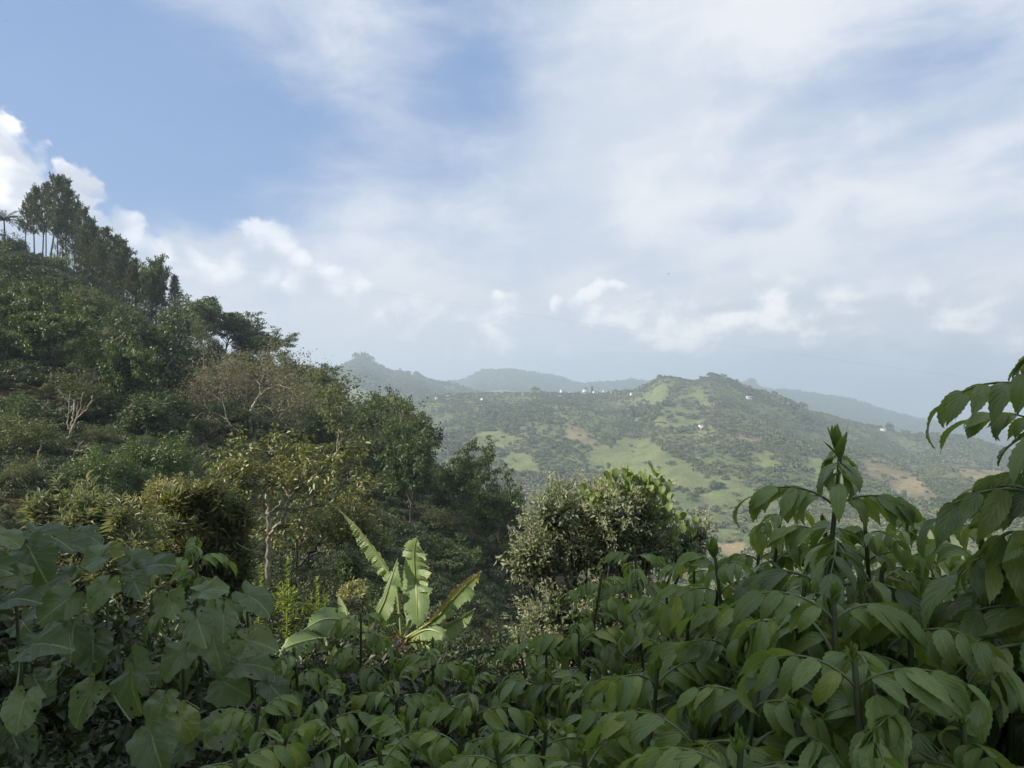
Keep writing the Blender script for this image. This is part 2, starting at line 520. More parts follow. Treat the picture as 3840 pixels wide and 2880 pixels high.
def bark_mat(name, a, b, scale=6.0, rough=0.85, stretch=0.25):
    m, t = new_mat(name)
    out = t.node('ShaderNodeOutputMaterial')
    tc = t.node('ShaderNodeTexCoord').outputs['Object']
    mp = t.node('ShaderNodeMapping'); t.put(mp.inputs[0], tc); mp.inputs['Scale'].default_value = (1, 1, stretch)
    n = t.noise(mp.outputs[0], scale, 5, 0.65)
    col = t.mix(t.ramp(n, 0.35, 0.68), a, b)
    col = t.mix(t.ramp(t.noise(tc, scale * 0.35, 3), 0.52, 0.62, 0, 0.6), col, tuple(c * 0.55 for c in a))
    pb = t.node('ShaderNodeBsdfPrincipled')
    t.put(pb.inputs['Base Color'], col); pb.inputs['Roughness'].default_value = rough
    bp = t.node('ShaderNodeBump'); bp.inputs['Strength'].default_value = 0.5; bp.inputs['Distance'].default_value = 0.03
    t.put(bp.inputs['Height'], n); t.put(pb.inputs['Normal'], bp.outputs[0])
    m.node_tree.links.new(pb.outputs[0], out.inputs[0])
    return m


def plain_mat(name, col, var=0.25, scale=3.0, rough=0.7):
    m, t = new_mat(name)
    out = t.node('ShaderNodeOutputMaterial')
    tc = t.node('ShaderNodeTexCoord').outputs['Object']
    n = t.noise(tc, scale, 5, 0.6)
    c = t.mix(t.ramp(n, 0.3, 0.75), tuple(x * (1 - var) for x in col), col)
    pb = t.node('ShaderNodeBsdfPrincipled')
    t.put(pb.inputs['Base Color'], c); pb.inputs['Roughness'].default_value = rough
    m.node_tree.links.new(pb.outputs[0], out.inputs[0])
    return m


M = {}
M['pine'] = leaf_mat('pine_needles', (0.032, 0.052, 0.024), (0.095, 0.12, 0.045), trans=0.12, rough=0.55, patch=(0.085, 0.082, 0.03), patch_scale=0.25)
M['umbrella'] = leaf_mat('umbrella_leaf', (0.026, 0.052, 0.024), (0.080, 0.122, 0.042), trans=0.25, patch=(0.10, 0.13, 0.045), patch_scale=0.5)
M['bushy'] = leaf_mat('bushy_leaf', (0.025, 0.048, 0.025), (0.092, 0.130, 0.058), trans=0.22, rough=0.5, spec=0.28, patch=(0.10, 0.11, 0.04), patch_scale=0.6)
M['olive'] = leaf_mat('olive_leaf', (0.038, 0.056, 0.027), (0.122, 0.145, 0.068), trans=0.28, rough=0.5, spec=0.28, patch=(0.13, 0.13, 0.055), patch_scale=0.6)
M['fresh'] = leaf_mat('fresh_leaf', (0.035, 0.072, 0.026), (0.10, 0.155, 0.048), trans=0.3, rough=0.35, spec=0.5)
M['dry'] = leaf_mat('dry_leaf', (0.115, 0.108, 0.078), (0.225, 0.215, 0.155), trans=0.2, rough=0.7, patch=(0.13, 0.14, 0.07), patch_scale=0.5)
M['gold'] = leaf_mat('gold_green_leaf', (0.052, 0.07, 0.022), (0.135, 0.148, 0.045), trans=0.3, rough=0.4, spec=0.45, patch=(0.20, 0.19, 0.045), patch_scale=0.8)
M['cream'] = leaf_mat('cream_leaf', (0.12, 0.14, 0.055), (0.33, 0.32, 0.16), trans=0.25)
M['silver'] = leaf_mat('silver_leaf', (0.085, 0.115, 0.065), (0.225, 0.25, 0.15), trans=0.25, rough=0.55, patch=(0.26, 0.26, 0.14), patch_scale=1.2)
M['grey_shrub'] = leaf_mat('grey_shrub_leaf', (0.11, 0.14, 0.09), (0.25, 0.29, 0.19), trans=0.3, rough=0.5, spec=0.4, patch=(0.23, 0.26, 0.165), patch_scale=1.3)
M['seed'] = leaf_mat('seed_head', (0.28, 0.29, 0.21), (0.44, 0.43, 0.32), trans=0.3, rough=0.8)
M['lance'] = leaf_mat('lance_leaf', (0.032, 0.05, 0.019), (0.105, 0.13, 0.042), trans=0.28, rough=0.38, spec=0.45, patch=(0.17, 0.135, 0.05), patch_scale=1.0)
M['lime'] = leaf_mat('lime_leaf', (0.12, 0.17, 0.04), (0.25, 0.31, 0.075), trans=0.4)
M['dark'] = leaf_mat('dark_leaf', (0.022, 0.038, 0.019), (0.07, 0.095, 0.040), trans=0.15)
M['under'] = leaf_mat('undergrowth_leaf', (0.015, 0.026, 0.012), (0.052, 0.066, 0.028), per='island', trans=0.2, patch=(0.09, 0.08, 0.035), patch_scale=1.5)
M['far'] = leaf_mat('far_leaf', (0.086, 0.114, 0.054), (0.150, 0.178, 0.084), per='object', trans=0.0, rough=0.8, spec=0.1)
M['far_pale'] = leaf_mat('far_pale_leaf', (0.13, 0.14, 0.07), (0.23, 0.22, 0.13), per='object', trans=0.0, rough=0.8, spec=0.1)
M['bark'] = bark_mat('bark', (0.10, 0.085, 0.065), (0.20, 0.175, 0.14))
M['pale_bark'] = bark_mat('pale_bark', (0.20, 0.17, 0.125), (0.40, 0.35, 0.27))
M['dark_bark'] = bark_mat('dark_bark', (0.035, 0.030, 0.024), (0.085, 0.07, 0.055))
M['lichen_bark'] = bark_mat('lichen_bark', (0.13, 0.11, 0.075), (0.33, 0.31, 0.23), scale=9.0, stretch=0.6)
M['leaflet'] = leaf_mat('dahlia_leaflet', (0.058, 0.100, 0.032), (0.145, 0.212, 0.064), per='object', trans=0.26, rough=0.33, spec=0.5, veins=(6.0, 2.6, 0.38))
M['leaflet_young'] = leaf_mat('dahlia_young_leaflet', (0.115, 0.180, 0.048), (0.195, 0.275, 0.08), per='object', trans=0.34, rough=0.33, spec=0.5, veins=(6.0, 2.6, 0.32))
M['young'] = leaf_mat('young_leaflet', (0.095, 0.165, 0.036), (0.15, 0.23, 0.058), per='island', trans=0.35, rough=0.4)
M['stem'] = plain_mat('green_stem', (0.065, 0.085, 0.035), 0.4, 9.0, 0.45)
M['rachis'] = plain_mat('leaf_stalk', (0.12, 0.15, 0.06), 0.4, 12.0, 0.45)
M['heart'] = leaf_mat('heart_leaf', (0.046, 0.086, 0.032), (0.145, 0.205, 0.078), per='object', trans=0.34, rough=0.36, spec=0.5, veins=(6.0, 2.4, 0.6), spots=(0.05, 0.05, 0.02))
M['vine'] = leaf_mat('vine_leaf', (0.085, 0.13, 0.035), (0.17, 0.23, 0.07), per='object', trans=0.3, rough=0.45, veins=(6.0, 1.8, 0.4))


def banana_mat():
    m, t = new_mat('banana_leaf')
    out = t.node('ShaderNodeOutputMaterial')
    u, v, _ = t.xyz(t.node('ShaderNodeUVMap').outputs[0])
    rnd = t.node('ShaderNodeObjectInfo').outputs['Random']
    au = t.m('ABSOLUTE', t.m('SUBTRACT', t.m('MULTIPLY', u, 2.0), 1.0))
    col = t.mix(rnd, (0.135, 0.215, 0.080), (0.20, 0.285, 0.115))
    lines = t.m('SINE', t.m('MULTIPLY', t.m('SUBTRACT', v, t.m('MULTIPLY', au, 0.035)), 520.0))
    fine = t.noise(t.comb(t.m('MULTIPLY', v, 70.0), t.m('MULTIPLY', au, 2.0), rnd), 1.0, 3, 0.6)
    col = t.mix(t.m('MULTIPLY', t.ramp(lines, 0.2, 1.0), 0.25), col, (0.27, 0.34, 0.14))
    col = t.mix(t.ramp(fine, 0.45, 0.75, 0, 0.35), col, (0.08, 0.13, 0.045))
    at = t.node('ShaderNodeAttribute', attribute_name='age').outputs['Fac']
    age = t.m('ADD', at, t.m('MULTIPLY', t.m('SUBTRACT', t.noise(t.comb(t.m('MULTIPLY', v, 30.0), t.m('MULTIPLY', au, 3.0), 0.0), 1.0, 4, 0.6), 0.5), 0.5))
    col = t.mix(t.ramp(age, 0.30, 0.62), col, (0.42, 0.36, 0.06))
    col = t.mix(t.ramp(age, 0.68, 0.95), col, (0.27, 0.17, 0.09))
    hgt = t.m('ADD', t.m('MULTIPLY', lines, 0.5), fine)
    b = t.node('ShaderNodeBump'); b.inputs['Strength'].default_value = 0.35; b.inputs['Distance'].default_value = 0.01
    t.put(b.inputs['Height'], hgt)
    pb = t.node('ShaderNodeBsdfPrincipled')
    t.put(pb.inputs['Base Color'], col); pb.inputs['Roughness'].default_value = 0.42; pb.inputs['Specular IOR Level'].default_value = 0.45
    t.put(pb.inputs['Normal'], b.outputs[0])
    tr = t.node('ShaderNodeBsdfTranslucent'); t.put(tr.inputs[0], t.mix(0.5, col, (0.34, 0.42, 0.08)))
    mx = t.node('ShaderNodeMixShader'); mx.inputs[0].default_value = 0.32
    m.node_tree.links.new(pb.outputs[0], mx.inputs[1]); m.node_tree.links.new(tr.outputs[0], mx.inputs[2])
    m.node_tree.links.new(mx.outputs[0], out.inputs[0])
    return m


M['banana'] = banana_mat()
M['midrib'] = plain_mat('banana_midrib', (0.26, 0.30, 0.11), 0.25, 6.0, 0.4)
M['dead'] = plain_mat('dead_leaf', (0.20, 0.13, 0.075), 0.5, 8.0, 0.85)
M['pseudostem'] = bark_mat('banana_stem', (0.10, 0.085, 0.045), (0.22, 0.19, 0.09), 5.0)
M['white_wall'] = plain_mat('white_wall', (0.80, 0.79, 0.76), 0.08, 0.4, 0.8)
M['tin'] = plain_mat('tin_roof', (0.42, 0.41, 0.40), 0.25, 0.5, 0.55)
M['rust_roof'] = plain_mat('rust_roof', (0.33, 0.17, 0.11), 0.4, 0.5, 0.7)
M['window'] = plain_mat('window_glass', (0.05, 0.06, 0.07), 0.1, 1.0, 0.15)
M['bird'] = plain_mat('bird_black', (0.02, 0.02, 0.022), 0.2, 8.0, 0.7)
M['cable'] = plain_mat('cable_black', (0.03, 0.03, 0.03), 0.1, 1.0, 0.6)
M['red_flower'] = leaf_mat('red_bract', (0.085, 0.06, 0.035), (0.19, 0.10, 0.07), trans=0.2)


# ------------------------------------------------------------------ the land
def in_poly(u, v, poly):
    poly = np.array(poly, float)
    x0, y0 = poly[:, 0], poly[:, 1]; x1, y1 = np.roll(x0, -1), np.roll(y0, -1)
    ins = np.zeros(u.shape, bool)
    for a, b, c, d in zip(x0, y0, x1, y1):
        cond = ((b > v) != (d > v)) & (u < (c - a) * (v - b) / (d - b + 1e-12) + a)
        ins ^= cond
    return ins


GRASS = [
    [(578, 455), (600, 446), (613, 444), (621, 436), (650, 438), (675, 455), (693, 463), (717, 488), (700, 494), (683, 491), (651, 481), (613, 470), (587, 465)],
    [(742, 452), (760, 449), (779, 453), (785, 469), (763, 472), (747, 461)],
    [(499, 457), (515, 452), (531, 453), (546, 469), (520, 476), (501, 469)],
    [(533, 478), (556, 480), (572, 490), (550, 494)],
    [(640, 396), (662, 383), (680, 384), (672, 400), (650, 410)],
    [(690, 392), (704, 388), (712, 402), (699, 408)],
    [(900, 520), (960, 540), (1000, 580), (930, 560)],
    [(655, 408), (690, 412), (705, 424), (680, 430), (655, 420)],
    [(690, 474), (735, 478), (768, 492), (770, 505), (720, 502), (700, 490)],
    [(470, 436), (500, 432), (520, 440), (505, 450), (478, 448)],
    [(800, 455), (830, 460), (850, 480), (820, 482)],
]
BROWN = [
    [(729, 427), (765, 432), (762, 449), (735, 441)],
    [(860, 452), (882, 455), (912, 472), (942, 497), (930, 508), (885, 492), (858, 470)],
    [(948, 455), (985, 462), (1024, 480), (1024, 505), (980, 490), (950, 470)],
    [(560, 424), (580, 426), (600, 440), (585, 448), (565, 438)],
    [(470, 385), (500, 384), (500, 390), (472, 391)],
]
CORN = [[(713, 545), (744, 541), (750, 560), (718, 562)]]


def pixof(x, y, z):
    yy = np.maximum(y, 0.1)
    return 512 + F * x / yy, 384 - F * z / yy


def masks(x, y, z, soft=2.0):
    u, v = pixof(x, y, z)
    n1 = fbm(x / 60, y / 60, 4) * 16 * np.minimum(1, 900 / np.maximum(y, 1)); n2 = fbm(x / 60 + 40, y / 60 + 9, 4) * 7
    ok = (y > 350) & (y < 1750)
    g = np.zeros(u.shape); b = np.zeros(u.shape); c = np.zeros(u.shape)
    offs = [(0, 0), (3, 0), (-3, 0), (0, 1.6), (0, -1.6), (2, 1), (-2, -1), (2, -1), (-2, 1)]
    for ox, oy in offs:                        # averaged, so that fields fade into the scrub
        for p in GRASS: g = g + in_poly(u + n1 + ox, v + n2 + oy, p) * ok / len(offs)
        for p in BROWN: b = b + in_poly(u + n1 + ox, v + n2 + oy, p) * ok / len(offs)
    for p in CORN: c = np.maximum(c, in_poly(u, v, p) & ok)
    g = np.clip(g, 0, 1); b = np.clip(b, 0, 1)
    return g, b, c


def build_land():
    th = np.concatenate([np.radians(np.linspace(-180, -42, 40, endpoint=False)), np.arctan(np.linspace(-640, 640, 430) / F), np.radians(np.linspace(180, 42, 40, endpoint=False)[::-1])])
    th = np.unique(np.round(th, 6)); th = th[th < PI - 1e-4]
    r = np.concatenate([[0.25], np.geomspace(0.6, 440, 130), np.linspace(446, 1760, 150), np.linspace(1780, 3050, 46), np.linspace(3120, 5190, 30)])
    nT, nR = len(th), len(r)
    lim = np.where(np.abs(th) < math.radians(47), 1.0, np.where(np.abs(th) < math.radians(58), 0.8, 0.35))
    TH, R = np.meshgrid(th, r, indexing='ij')
    Rr = np.where(R > 200, 200 + (R - 200) * lim[:, None], R)
    c = np.cos(np.clip(TH, -0.8, 0.8))
    Rr = Rr / np.maximum(c, 0.69)
    X, Y = Rr * np.sin(TH), Rr * np.cos(TH)
    Z = gz(X, Y)
    i = np.arange(nT)[:, None]; j = np.arange(nR - 1)[None, :]; k = (i + 1) % nT
    Q = np.stack([i * nR + j, k * nR + j, k * nR + j + 1, i * nR + j + 1], -1).reshape(-1, 4)
    V = np.stack([X, Y, Z], -1).reshape(-1, 3)
    V = np.concatenate([V, [[0, 0, gz(0.0, 0.01)]]])
    T = np.stack([np.arange(nT) * nR, np.full(nT, len(V) - 1), ((np.arange(nT) + 1) % nT) * nR], -1)
    x, y, z = V[:, 0], V[:, 1], V[:, 2]
    g, b, cn = masks(x, y, z)
    rr = np.hypot(x, y)
    n = np.clip(fbm(x / 90, y / 90, 4) * 0.9 + 0.5, 0, 1)[:, None]
    n2 = np.clip(fbm(x / 14, y / 14, 3) * 1.1 + 0.5, 0, 1)[:, None]
    far = np.array([0.065, 0.090, 0.038]) * (1 - n) + np.array([0.135, 0.152, 0.066]) * n
    far = far * (0.75 + 0.5 * n2)
    near = np.array([0.040, 0.032, 0.020]) * (1 - n2) + np.array([0.105, 0.072, 0.045]) * n2
    w = np.clip((rr - 150) / 150, 0, 1)[:, None]
    col = near * (1 - w) + far * w
    gg = np.array([0.135, 0.160, 0.064]) * (0.8 + 0.4 * n2)
    bb = np.array([0.20, 0.165, 0.10]) * (0.7 + 0.6 * n2)
    col = col * (1 - g[:, None]) + gg * g[:, None]; col = col * (1 - .8 * b[:, None]) + bb * .8 * b[:, None]
    col = np.where(cn[:, None] > 0, np.array([0.24, 0.20, 0.11]), col)
    me = make_mesh('terrain', V, Q, T, smooth=True, attrs={'ground': col, 'corn': cn.astype(float)})
    m, t = new_mat('ground')
    out = t.node('ShaderNodeOutputMaterial')
    gp = t.node('ShaderNodeNewGeometry').outputs['Position']
    at = t.node('ShaderNodeAttribute', attribute_name='ground').outputs['Color']
    nz = t.noise(gp, 0.35, 6, 0.7)
    nz2 = t.noise(gp, 2.2, 5, 0.7)
    c = t.mix(1.0, at, t.mix(t.ramp(nz, 0.3, 0.7), (0.62, 0.62, 0.62), (1.3, 1.3, 1.3)), 'MULTIPLY')
    c = t.mix(0.6, c, t.mix(t.ramp(nz2, 0.3, 0.7), (0.55, 0.55, 0.55), (1.35, 1.35, 1.35)), 'MULTIPLY')
    b = t.node('ShaderNodeBump'); b.inputs['Strength'].default_value = 0.8; b.inputs['Distance'].default_value = 0.5
    t.put(b.inputs['Height'], t.m('ADD', nz, t.m('MULTIPLY', nz2, 0.4)))
    pb = t.node('ShaderNodeBsdfPrincipled'); t.put(pb.inputs['Base Color'], c); pb.inputs['Roughness'].default_value = 0.95
    pb.inputs['Specular IOR Level'].default_value = 0.1
    t.put(pb.inputs['Normal'], b.outputs[0])
    m.node_tree.links.new(pb.outputs[0], out.inputs[0])
    tag(obj('terrain', me, None, m), 'steep valley land from the near slope to the far ridges', 'terrain', kind='structure')


build_land()
#@@PART2


# ------------------------------------------------------------------ scattering of what nobody could count (geometry nodes)
def scatter(name, pts, scl, rz, idx, protos, label, cat):
    """one 'stuff' object: points that carry instances of unlinked prototype meshes"""
    c = bpy.data.collections.new(name + '_kinds')
    for q in protos: c.objects.link(q)
    me = make_mesh(name, pts, smooth=False)
    n = len(pts)
    for nm, typ, val, key in (('scl', 'FLOAT', scl, 'value'), ('idx', 'INT', idx, 'value')):
        a = me.attributes.new(nm, typ, 'POINT'); a.data.foreach_set(key, np.asarray(val, dtype=np.int32 if typ == 'INT' else np.float32))
    a = me.attributes.new('rot', 'FLOAT_VECTOR', 'POINT')
    rot = np.zeros((n, 3), np.float32); rot[:, 2] = rz
    rot[:, :2] = np.random.RandomState(n).normal(size=(n, 2)) * 0.08
    a.data.foreach_set('vector', rot.ravel())
    o = obj(name, me)
    ng = bpy.data.node_groups.new(name + '_nodes', 'GeometryNodeTree')
    ng.interface.new_socket('Geometry', in_out='INPUT', socket_type='NodeSocketGeometry')
    ng.interface.new_socket('Geometry', in_out='OUTPUT', socket_type='NodeSocketGeometry')
    N = ng.nodes; L = ng.links
    gi = N.new('NodeGroupInput'); go = N.new('NodeGroupOutput')
    ci = N.new('GeometryNodeCollectionInfo'); ci.inputs['Collection'].default_value = c
    ci.inputs['Separate Children'].default_value = True; ci.inputs['Reset Children'].default_value = True
    ip = N.new('GeometryNodeInstanceOnPoints'); ip.inputs['Pick Instance'].default_value = True

    def named(nm, dt):
        q = N.new('GeometryNodeInputNamedAttribute'); q.data_type = dt; q.inputs['Name'].default_value = nm
        return q.outputs[0]
    L.new(gi.outputs[0], ip.inputs['Points']); L.new(ci.outputs[0], ip.inputs['Instance'])
    L.new(named('idx', 'INT'), ip.inputs['Instance Index']); L.new(named('scl', 'FLOAT'), ip.inputs['Scale'])
    L.new(named('rot', 'FLOAT_VECTOR'), ip.inputs['Rotation'])
    L.new(ip.outputs[0], go.inputs[0])
    md = o.modifiers.new('scatter', 'NODES'); md.node_group = ng
    tag(o, label, cat, kind='stuff')
    return o


# ------------------------------------------------------------------ tree growing
class Tree:
    def __init__(s, seed):
        s.rng = np.random.RandomState(seed); s.polys = []; s.tips = []

    def branch(s, p, d, L, r, lev, cfg, first=None):
        rng = s.rng
        n = cfg['seg'][lev]
        pts = [np.array(p, float)]; rad = [r]; d = unit(d)
        r1 = r * cfg['taper'][lev]
        for i in range(n):
            d = d + rng.normal(size=3) * cfg['wig'][lev]
            if 'top' in cfg:                      # crown that flattens out under a given height
                k = (cfg['top'] - pts[-1][2]) / cfg['top']
                d[2] += (k * 1.1 - 0.10) * cfg['flat'][lev]
            else:
                d[2] += cfg['up'][lev]
            d = unit(d)
            pts.append(pts[-1] + d * L / n); rad.append(r + (r1 - r) * (i + 1) / n)
        s.polys.append((np.array(pts), np.array(rad), lev))
        if lev + 1 < cfg['levels']:
            k = cfg['kids'][lev]; k = rng.randint(k[0], k[1] + 1)
            az0 = rng.rand() * 2 * PI
            for c in range(k):
                t = cfg['from'][lev] + (1 - cfg['from'][lev]) * (c + rng.rand()) / k
                fi = t * n; i = min(int(fi), n - 1); f = fi - i
                q = pts[i] * (1 - f) + pts[i + 1] * f
                dd = unit(pts[i + 1] - pts[i])
                a = az0 + c * 2.4 + rng.normal() * 0.4
                s1 = unit(np.cross(dd, [0.3, 0.5, 0.81])); s2 = np.cross(dd, s1)
                ang = cfg['ang'][lev] * (0.75 + 0.5 * rng.rand())
                nd = dd * math.cos(ang) + (s1 * math.cos(a) + s2 * math.sin(a)) * math.sin(ang)
                rr = (rad[i] * (1 - f) + rad[i + 1] * f)
                ll = L * cfg['ratio'][lev] * (0.7 + 0.6 * rng.rand()) * (1.0 - 0.35 * (t if cfg.get('cone') else 0))
                s.branch(q, nd, ll, rr * cfg['thin'][lev], lev + 1, cfg)
        else:
            for t in np.linspace(0.35, 1.0, cfg['tipn']):
                fi = t * n; i = min(int(fi), n - 1); f = fi - i
                s.tips.append((pts[i] * (1 - f) + pts[i + 1] * f, unit(pts[i + 1] - pts[i])))

    def wood(s, name, mat, minr=0.0, sides=(7, 5, 4, 3, 3)):
        g = Geo()
        for pts, rad, lev in s.polys:
            if rad[0] >= minr: g.tube(pts, rad, sides[min(lev, 4)], cap=lev < 2)
        me = g.mesh(name); me.materials.append(mat)
        return me

    def foliage(s, name, mat, per, L, W, spread, squash=1.0, updir=0.2, flat=0.3, out=0.6, droop=0.0, thin=1.0, geo=None):
        """leaves round the twig tips: spread = scatter radius, flat = how level the leaves lie"""
        rng = s.rng
        tp = np.array([a for a, _ in s.tips]); td = np.array([b for _, b in s.tips])
        if thin < 1: 
            k = rng.rand(len(tp)) < thin; tp, td = tp[k], td[k]
        C = np.repeat(tp, per, 0); dd = np.repeat(td, per, 0); n = len(C)
        off = rng.normal(size=(n, 3)) * spread * np.array([1, 1, squash])
        C = C + off
        ow = unit(off + 1e-6)                                  # each leafy puff is lit like a rounded mass
        nr = unit(rng.normal(size=(n, 3)) * .45 * (1 - flat) + np.array([0, 0, 1.0]) * (flat + .1) + ow * .75)
        d = unit(np.cross(nr, rand_dirs(rng, n)) + dd * .2 + ow * out * .25 + np.array([0, 0, (updir - droop) * .8]))
        sz = 0.65 + 0.7 * rng.rand(n)
        g = geo or Geo()
        g.leaves(C, d, nr, L * sz, W * sz)
        if geo is not None: return None
        me = g.mesh(name, smooth=False); me.materials.append(mat)
        return me


def extent(*meshes):
    lo = np.full(3, 1e9); hi = -lo
    for me in meshes:
        if me is None or len(me.vertices) == 0: continue
        a = np.empty(len(me.vertices) * 3, np.float32); me.vertices.foreach_get('co', a); a = a.reshape(-1, 3)
        lo = np.minimum(lo, a.min(0)); hi = np.maximum(hi, a.max(0))
    return lo, hi


PROTO = {}


def register(kind, wood, crown, extra=None):
    lo, hi = extent(wood, crown)
    PROTO.setdefault(kind, []).append(dict(wood=wood, crown=crown, H=float(hi[2]), W=float((hi[0] - lo[0] + hi[1] - lo[1]) / 2)))


def proto_trees():
    for k in range(3):                                   # broad umbrella trees with layered crowns
        t = Tree(10 + k)
        cfg = dict(levels=4, seg=[7, 7, 5, 3], taper=[.7, .35, .3, .3], wig=[.09, .14, .2, .25], top=11.0, flat=[.0, .3, .25, .12], kids=[(5, 7), (5, 6), (4, 5)],
                   **{'from': [.5, .3, .25]}, ang=[.85, .7, .7], ratio=[.95, .5, .5], thin=[.55, .5, .5], tipn=3)
        t.branch((0, 0, -0.6), (0.05, 0, 1), 6.3, .24, 0, cfg)
        register('umbrella', t.wood('umbrella_wood', M['dark_bark'], .008), t.foliage('umbrella_crown', M['umbrella'], 22, .50, .24, .42, .30, .1, .35, .7))
    for k in range(3):                                   # dense rounded trees
        t = Tree(30 + k)
        cfg = dict(levels=4, seg=[5, 5, 4, 3], taper=[.5, .4, .3, .3], wig=[.1, .18, .22, .25], up=[.05, .05, .03, 0], kids=[(7, 9), (5, 6), (4, 5)],
                   **{'from': [.3, .25, .25]}, ang=[.95, .8, .8], ratio=[.62, .55, .5], thin=[.5, .5, .5], tipn=2)
        t.branch((0, 0, -0.5), (0, 0.05, 1), 6.0, .2, 0, cfg)
        register('bushy', t.wood('bushy_wood', M['bark'], .012), t.foliage('bushy_crown', M['bushy'], 12, .48, .26, .42, .8, .05, .35, .9, .15))
        register('olive', PROTO['bushy'][-1]['wood'], t.foliage('olive_crown', M['olive'], 9, .42, .18, .44, .8, .0, .3, .9, .25))
        register('dark', PROTO['bushy'][-1]['wood'], t.foliage('dark_crown', M['dark'], 11, .50, .27, .44, .8, .0, .35, .9, .15))
    for k in range(2):                                   # light green trees with narrow hanging leaves
        t = Tree(50 + k)
        cfg = dict(levels=4, seg=[6, 6, 5, 3], taper=[.5, .35, .3, .3], wig=[.08, .15, .2, .25], up=[.04, .08, .02, -.05], kids=[(7, 8), (5, 6), (4, 5)],
                   **{'from': [.35, .25, .25]}, ang=[.75, .7, .7], ratio=[.7, .55, .5], thin=[.45, .5, .5], tipn=3)
        t.branch((0, 0, -0.5), (0, 0, 1), 5.6, .13, 0, cfg)
        register('fresh', t.wood('fresh_wood', M['bark'], .01), t.foliage('fresh_crown', M['fresh'], 11, .46, .13, .38, .6, .0, .3, .8, .35))
    for k in range(3):                                   # slender sparse trees with pale stems
        t = Tree(60 + k)
        cfg = dict(levels=4, seg=[9, 5, 4, 3], taper=[.35, .35, .3, .3], wig=[.07, .16, .22, .25], up=[.03, .06, .02, 0], kids=[(7, 9), (4, 5), (3, 4)],
                   **{'from': [.42, .3, .3]}, ang=[.9, .75, .75], ratio=[.33, .55, .5], thin=[.4, .5, .5], tipn=2)
        t.branch((0, 0, -0.5), (0.06, 0, 1), 8.5, .12, 0, cfg)
        register('slender', t.wood('slender_wood', M['pale_bark'], .006), t.foliage('slender_crown', M['olive'], 9, .34, .15, .34, .6, .1, .35, .8, .15))
    for k in range(2):                                   # grey-brown nearly leafless crowns on pale limbs
        t = Tree(70 + k)
        cfg = dict(levels=5, seg=[6, 7, 5, 4, 3], taper=[.6, .35, .3, .3, .3], wig=[.14, .18, .2, .22, .25], top=9.0, flat=[0, .2, .16, .08, .05], kids=[(4, 5), (5, 6), (4, 5), (3, 4)],
                   **{'from': [.4, .3, .3, .3]}, ang=[.65, .65, .7, .7], ratio=[1.0, .5, .5, .5], thin=[.6, .5, .5, .5], tipn=2)
        t.branch((0, 0, -0.5), (0.1, 0.05, 1), 4.6, .17, 0, cfg)
        register('dry', t.wood('dry_wood', M['pale_bark'], .003, (7, 5, 4, 3, 3)), t.foliage('dry_crown', M['dry'], 5, .15, .07, .25, .5, .1, .3, .8, thin=.9))
        t2 = Tree(80 + k)                                # bare branches only
        cfg['kids'] = [(4, 5), (4, 5), (3, 4), (2, 3)]
        t2.branch((0, 0, -0.5), (0.05, 0.05, 1), 4.4, .14, 0, dict(cfg, top=9.5))
        register('bare', t2.wood('bare_wood', M['pale_bark'], .002), None)
    for k in range(6):                                   # tall pines; the last two are clothed lower down, bare below, upswept tufts above
        rng = np.random.RandomState(90 + k); t = Tree(90 + k)
        H = 19.0; n = 14; pts = [np.array([0, 0, -0.8])]; d = np.array([rng.normal() * .03, rng.normal() * .03, 1.0])
        for i in range(n):
            d = unit(d + rng.normal(size=3) * np.array([.025, .025, 0])); pts.append(pts[-1] + d * (H + .8) / n)
        pts = np.array(pts); t.polys.append((pts, np.linspace(.2, .03, n + 1), 0))
        g = Geo()
        nb = 60 if k < 4 else 78
        f0 = .47 if k < 4 else .22
        for b in range(nb):
            f = f0 + (1 - f0) * (b + rng.rand()) / nb
            i = min(int(f * n), n - 1); q = pts[i] + (pts[i + 1] - pts[i]) * (f * n - i)
            a = b * 2.399 + rng.normal() * .5
            Lb = (3.1 * (1 - ((f - f0) / (1 - f0)) ** 1.4) + .5) * (.45 + .9 * rng.rand()) * (0.6 if f < f0 + .08 else 1)
            dd = unit([math.cos(a), math.sin(a), .15 + .9 * (f - .4) + rng.normal() * .15])
            bp = [q]
            for s in range(5):
                dd = unit(dd + np.array([0, 0, .10]) + rng.normal(size=3) * .08); bp.append(bp[-1] + dd * Lb / 5)
            bp = np.array(bp); t.polys.append((bp, np.linspace(.045, .012, 6), 2))
            for s in range(5 + rng.randint(0, 2)):
                ff = .3 + .7 * rng.rand(); ii = min(int(ff * 5), 4)
                tp = bp[ii] + (bp[ii + 1] - bp[ii]) * (ff * 5 - ii) + rng.normal(size=3) * .22
                ax = unit(dd * .35 + np.array([0, 0, 1.0]) + rng.normal(size=3) * .18)
                m = 11
                along = rng.rand(m)[:, None] * .85
                C = tp + ax * along
                dn = unit(ax * 1.0 + rng.normal(size=(m, 3)) * .42)
                g.leaves(C, dn, rand_dirs(rng, m), .42 + .2 * rng.rand(m), .11)
        cr = g.mesh('pine_crown', smooth=False); cr.materials.append(M['pine'])
        register('pine', t.wood('pine_wood', M['bark']), cr)
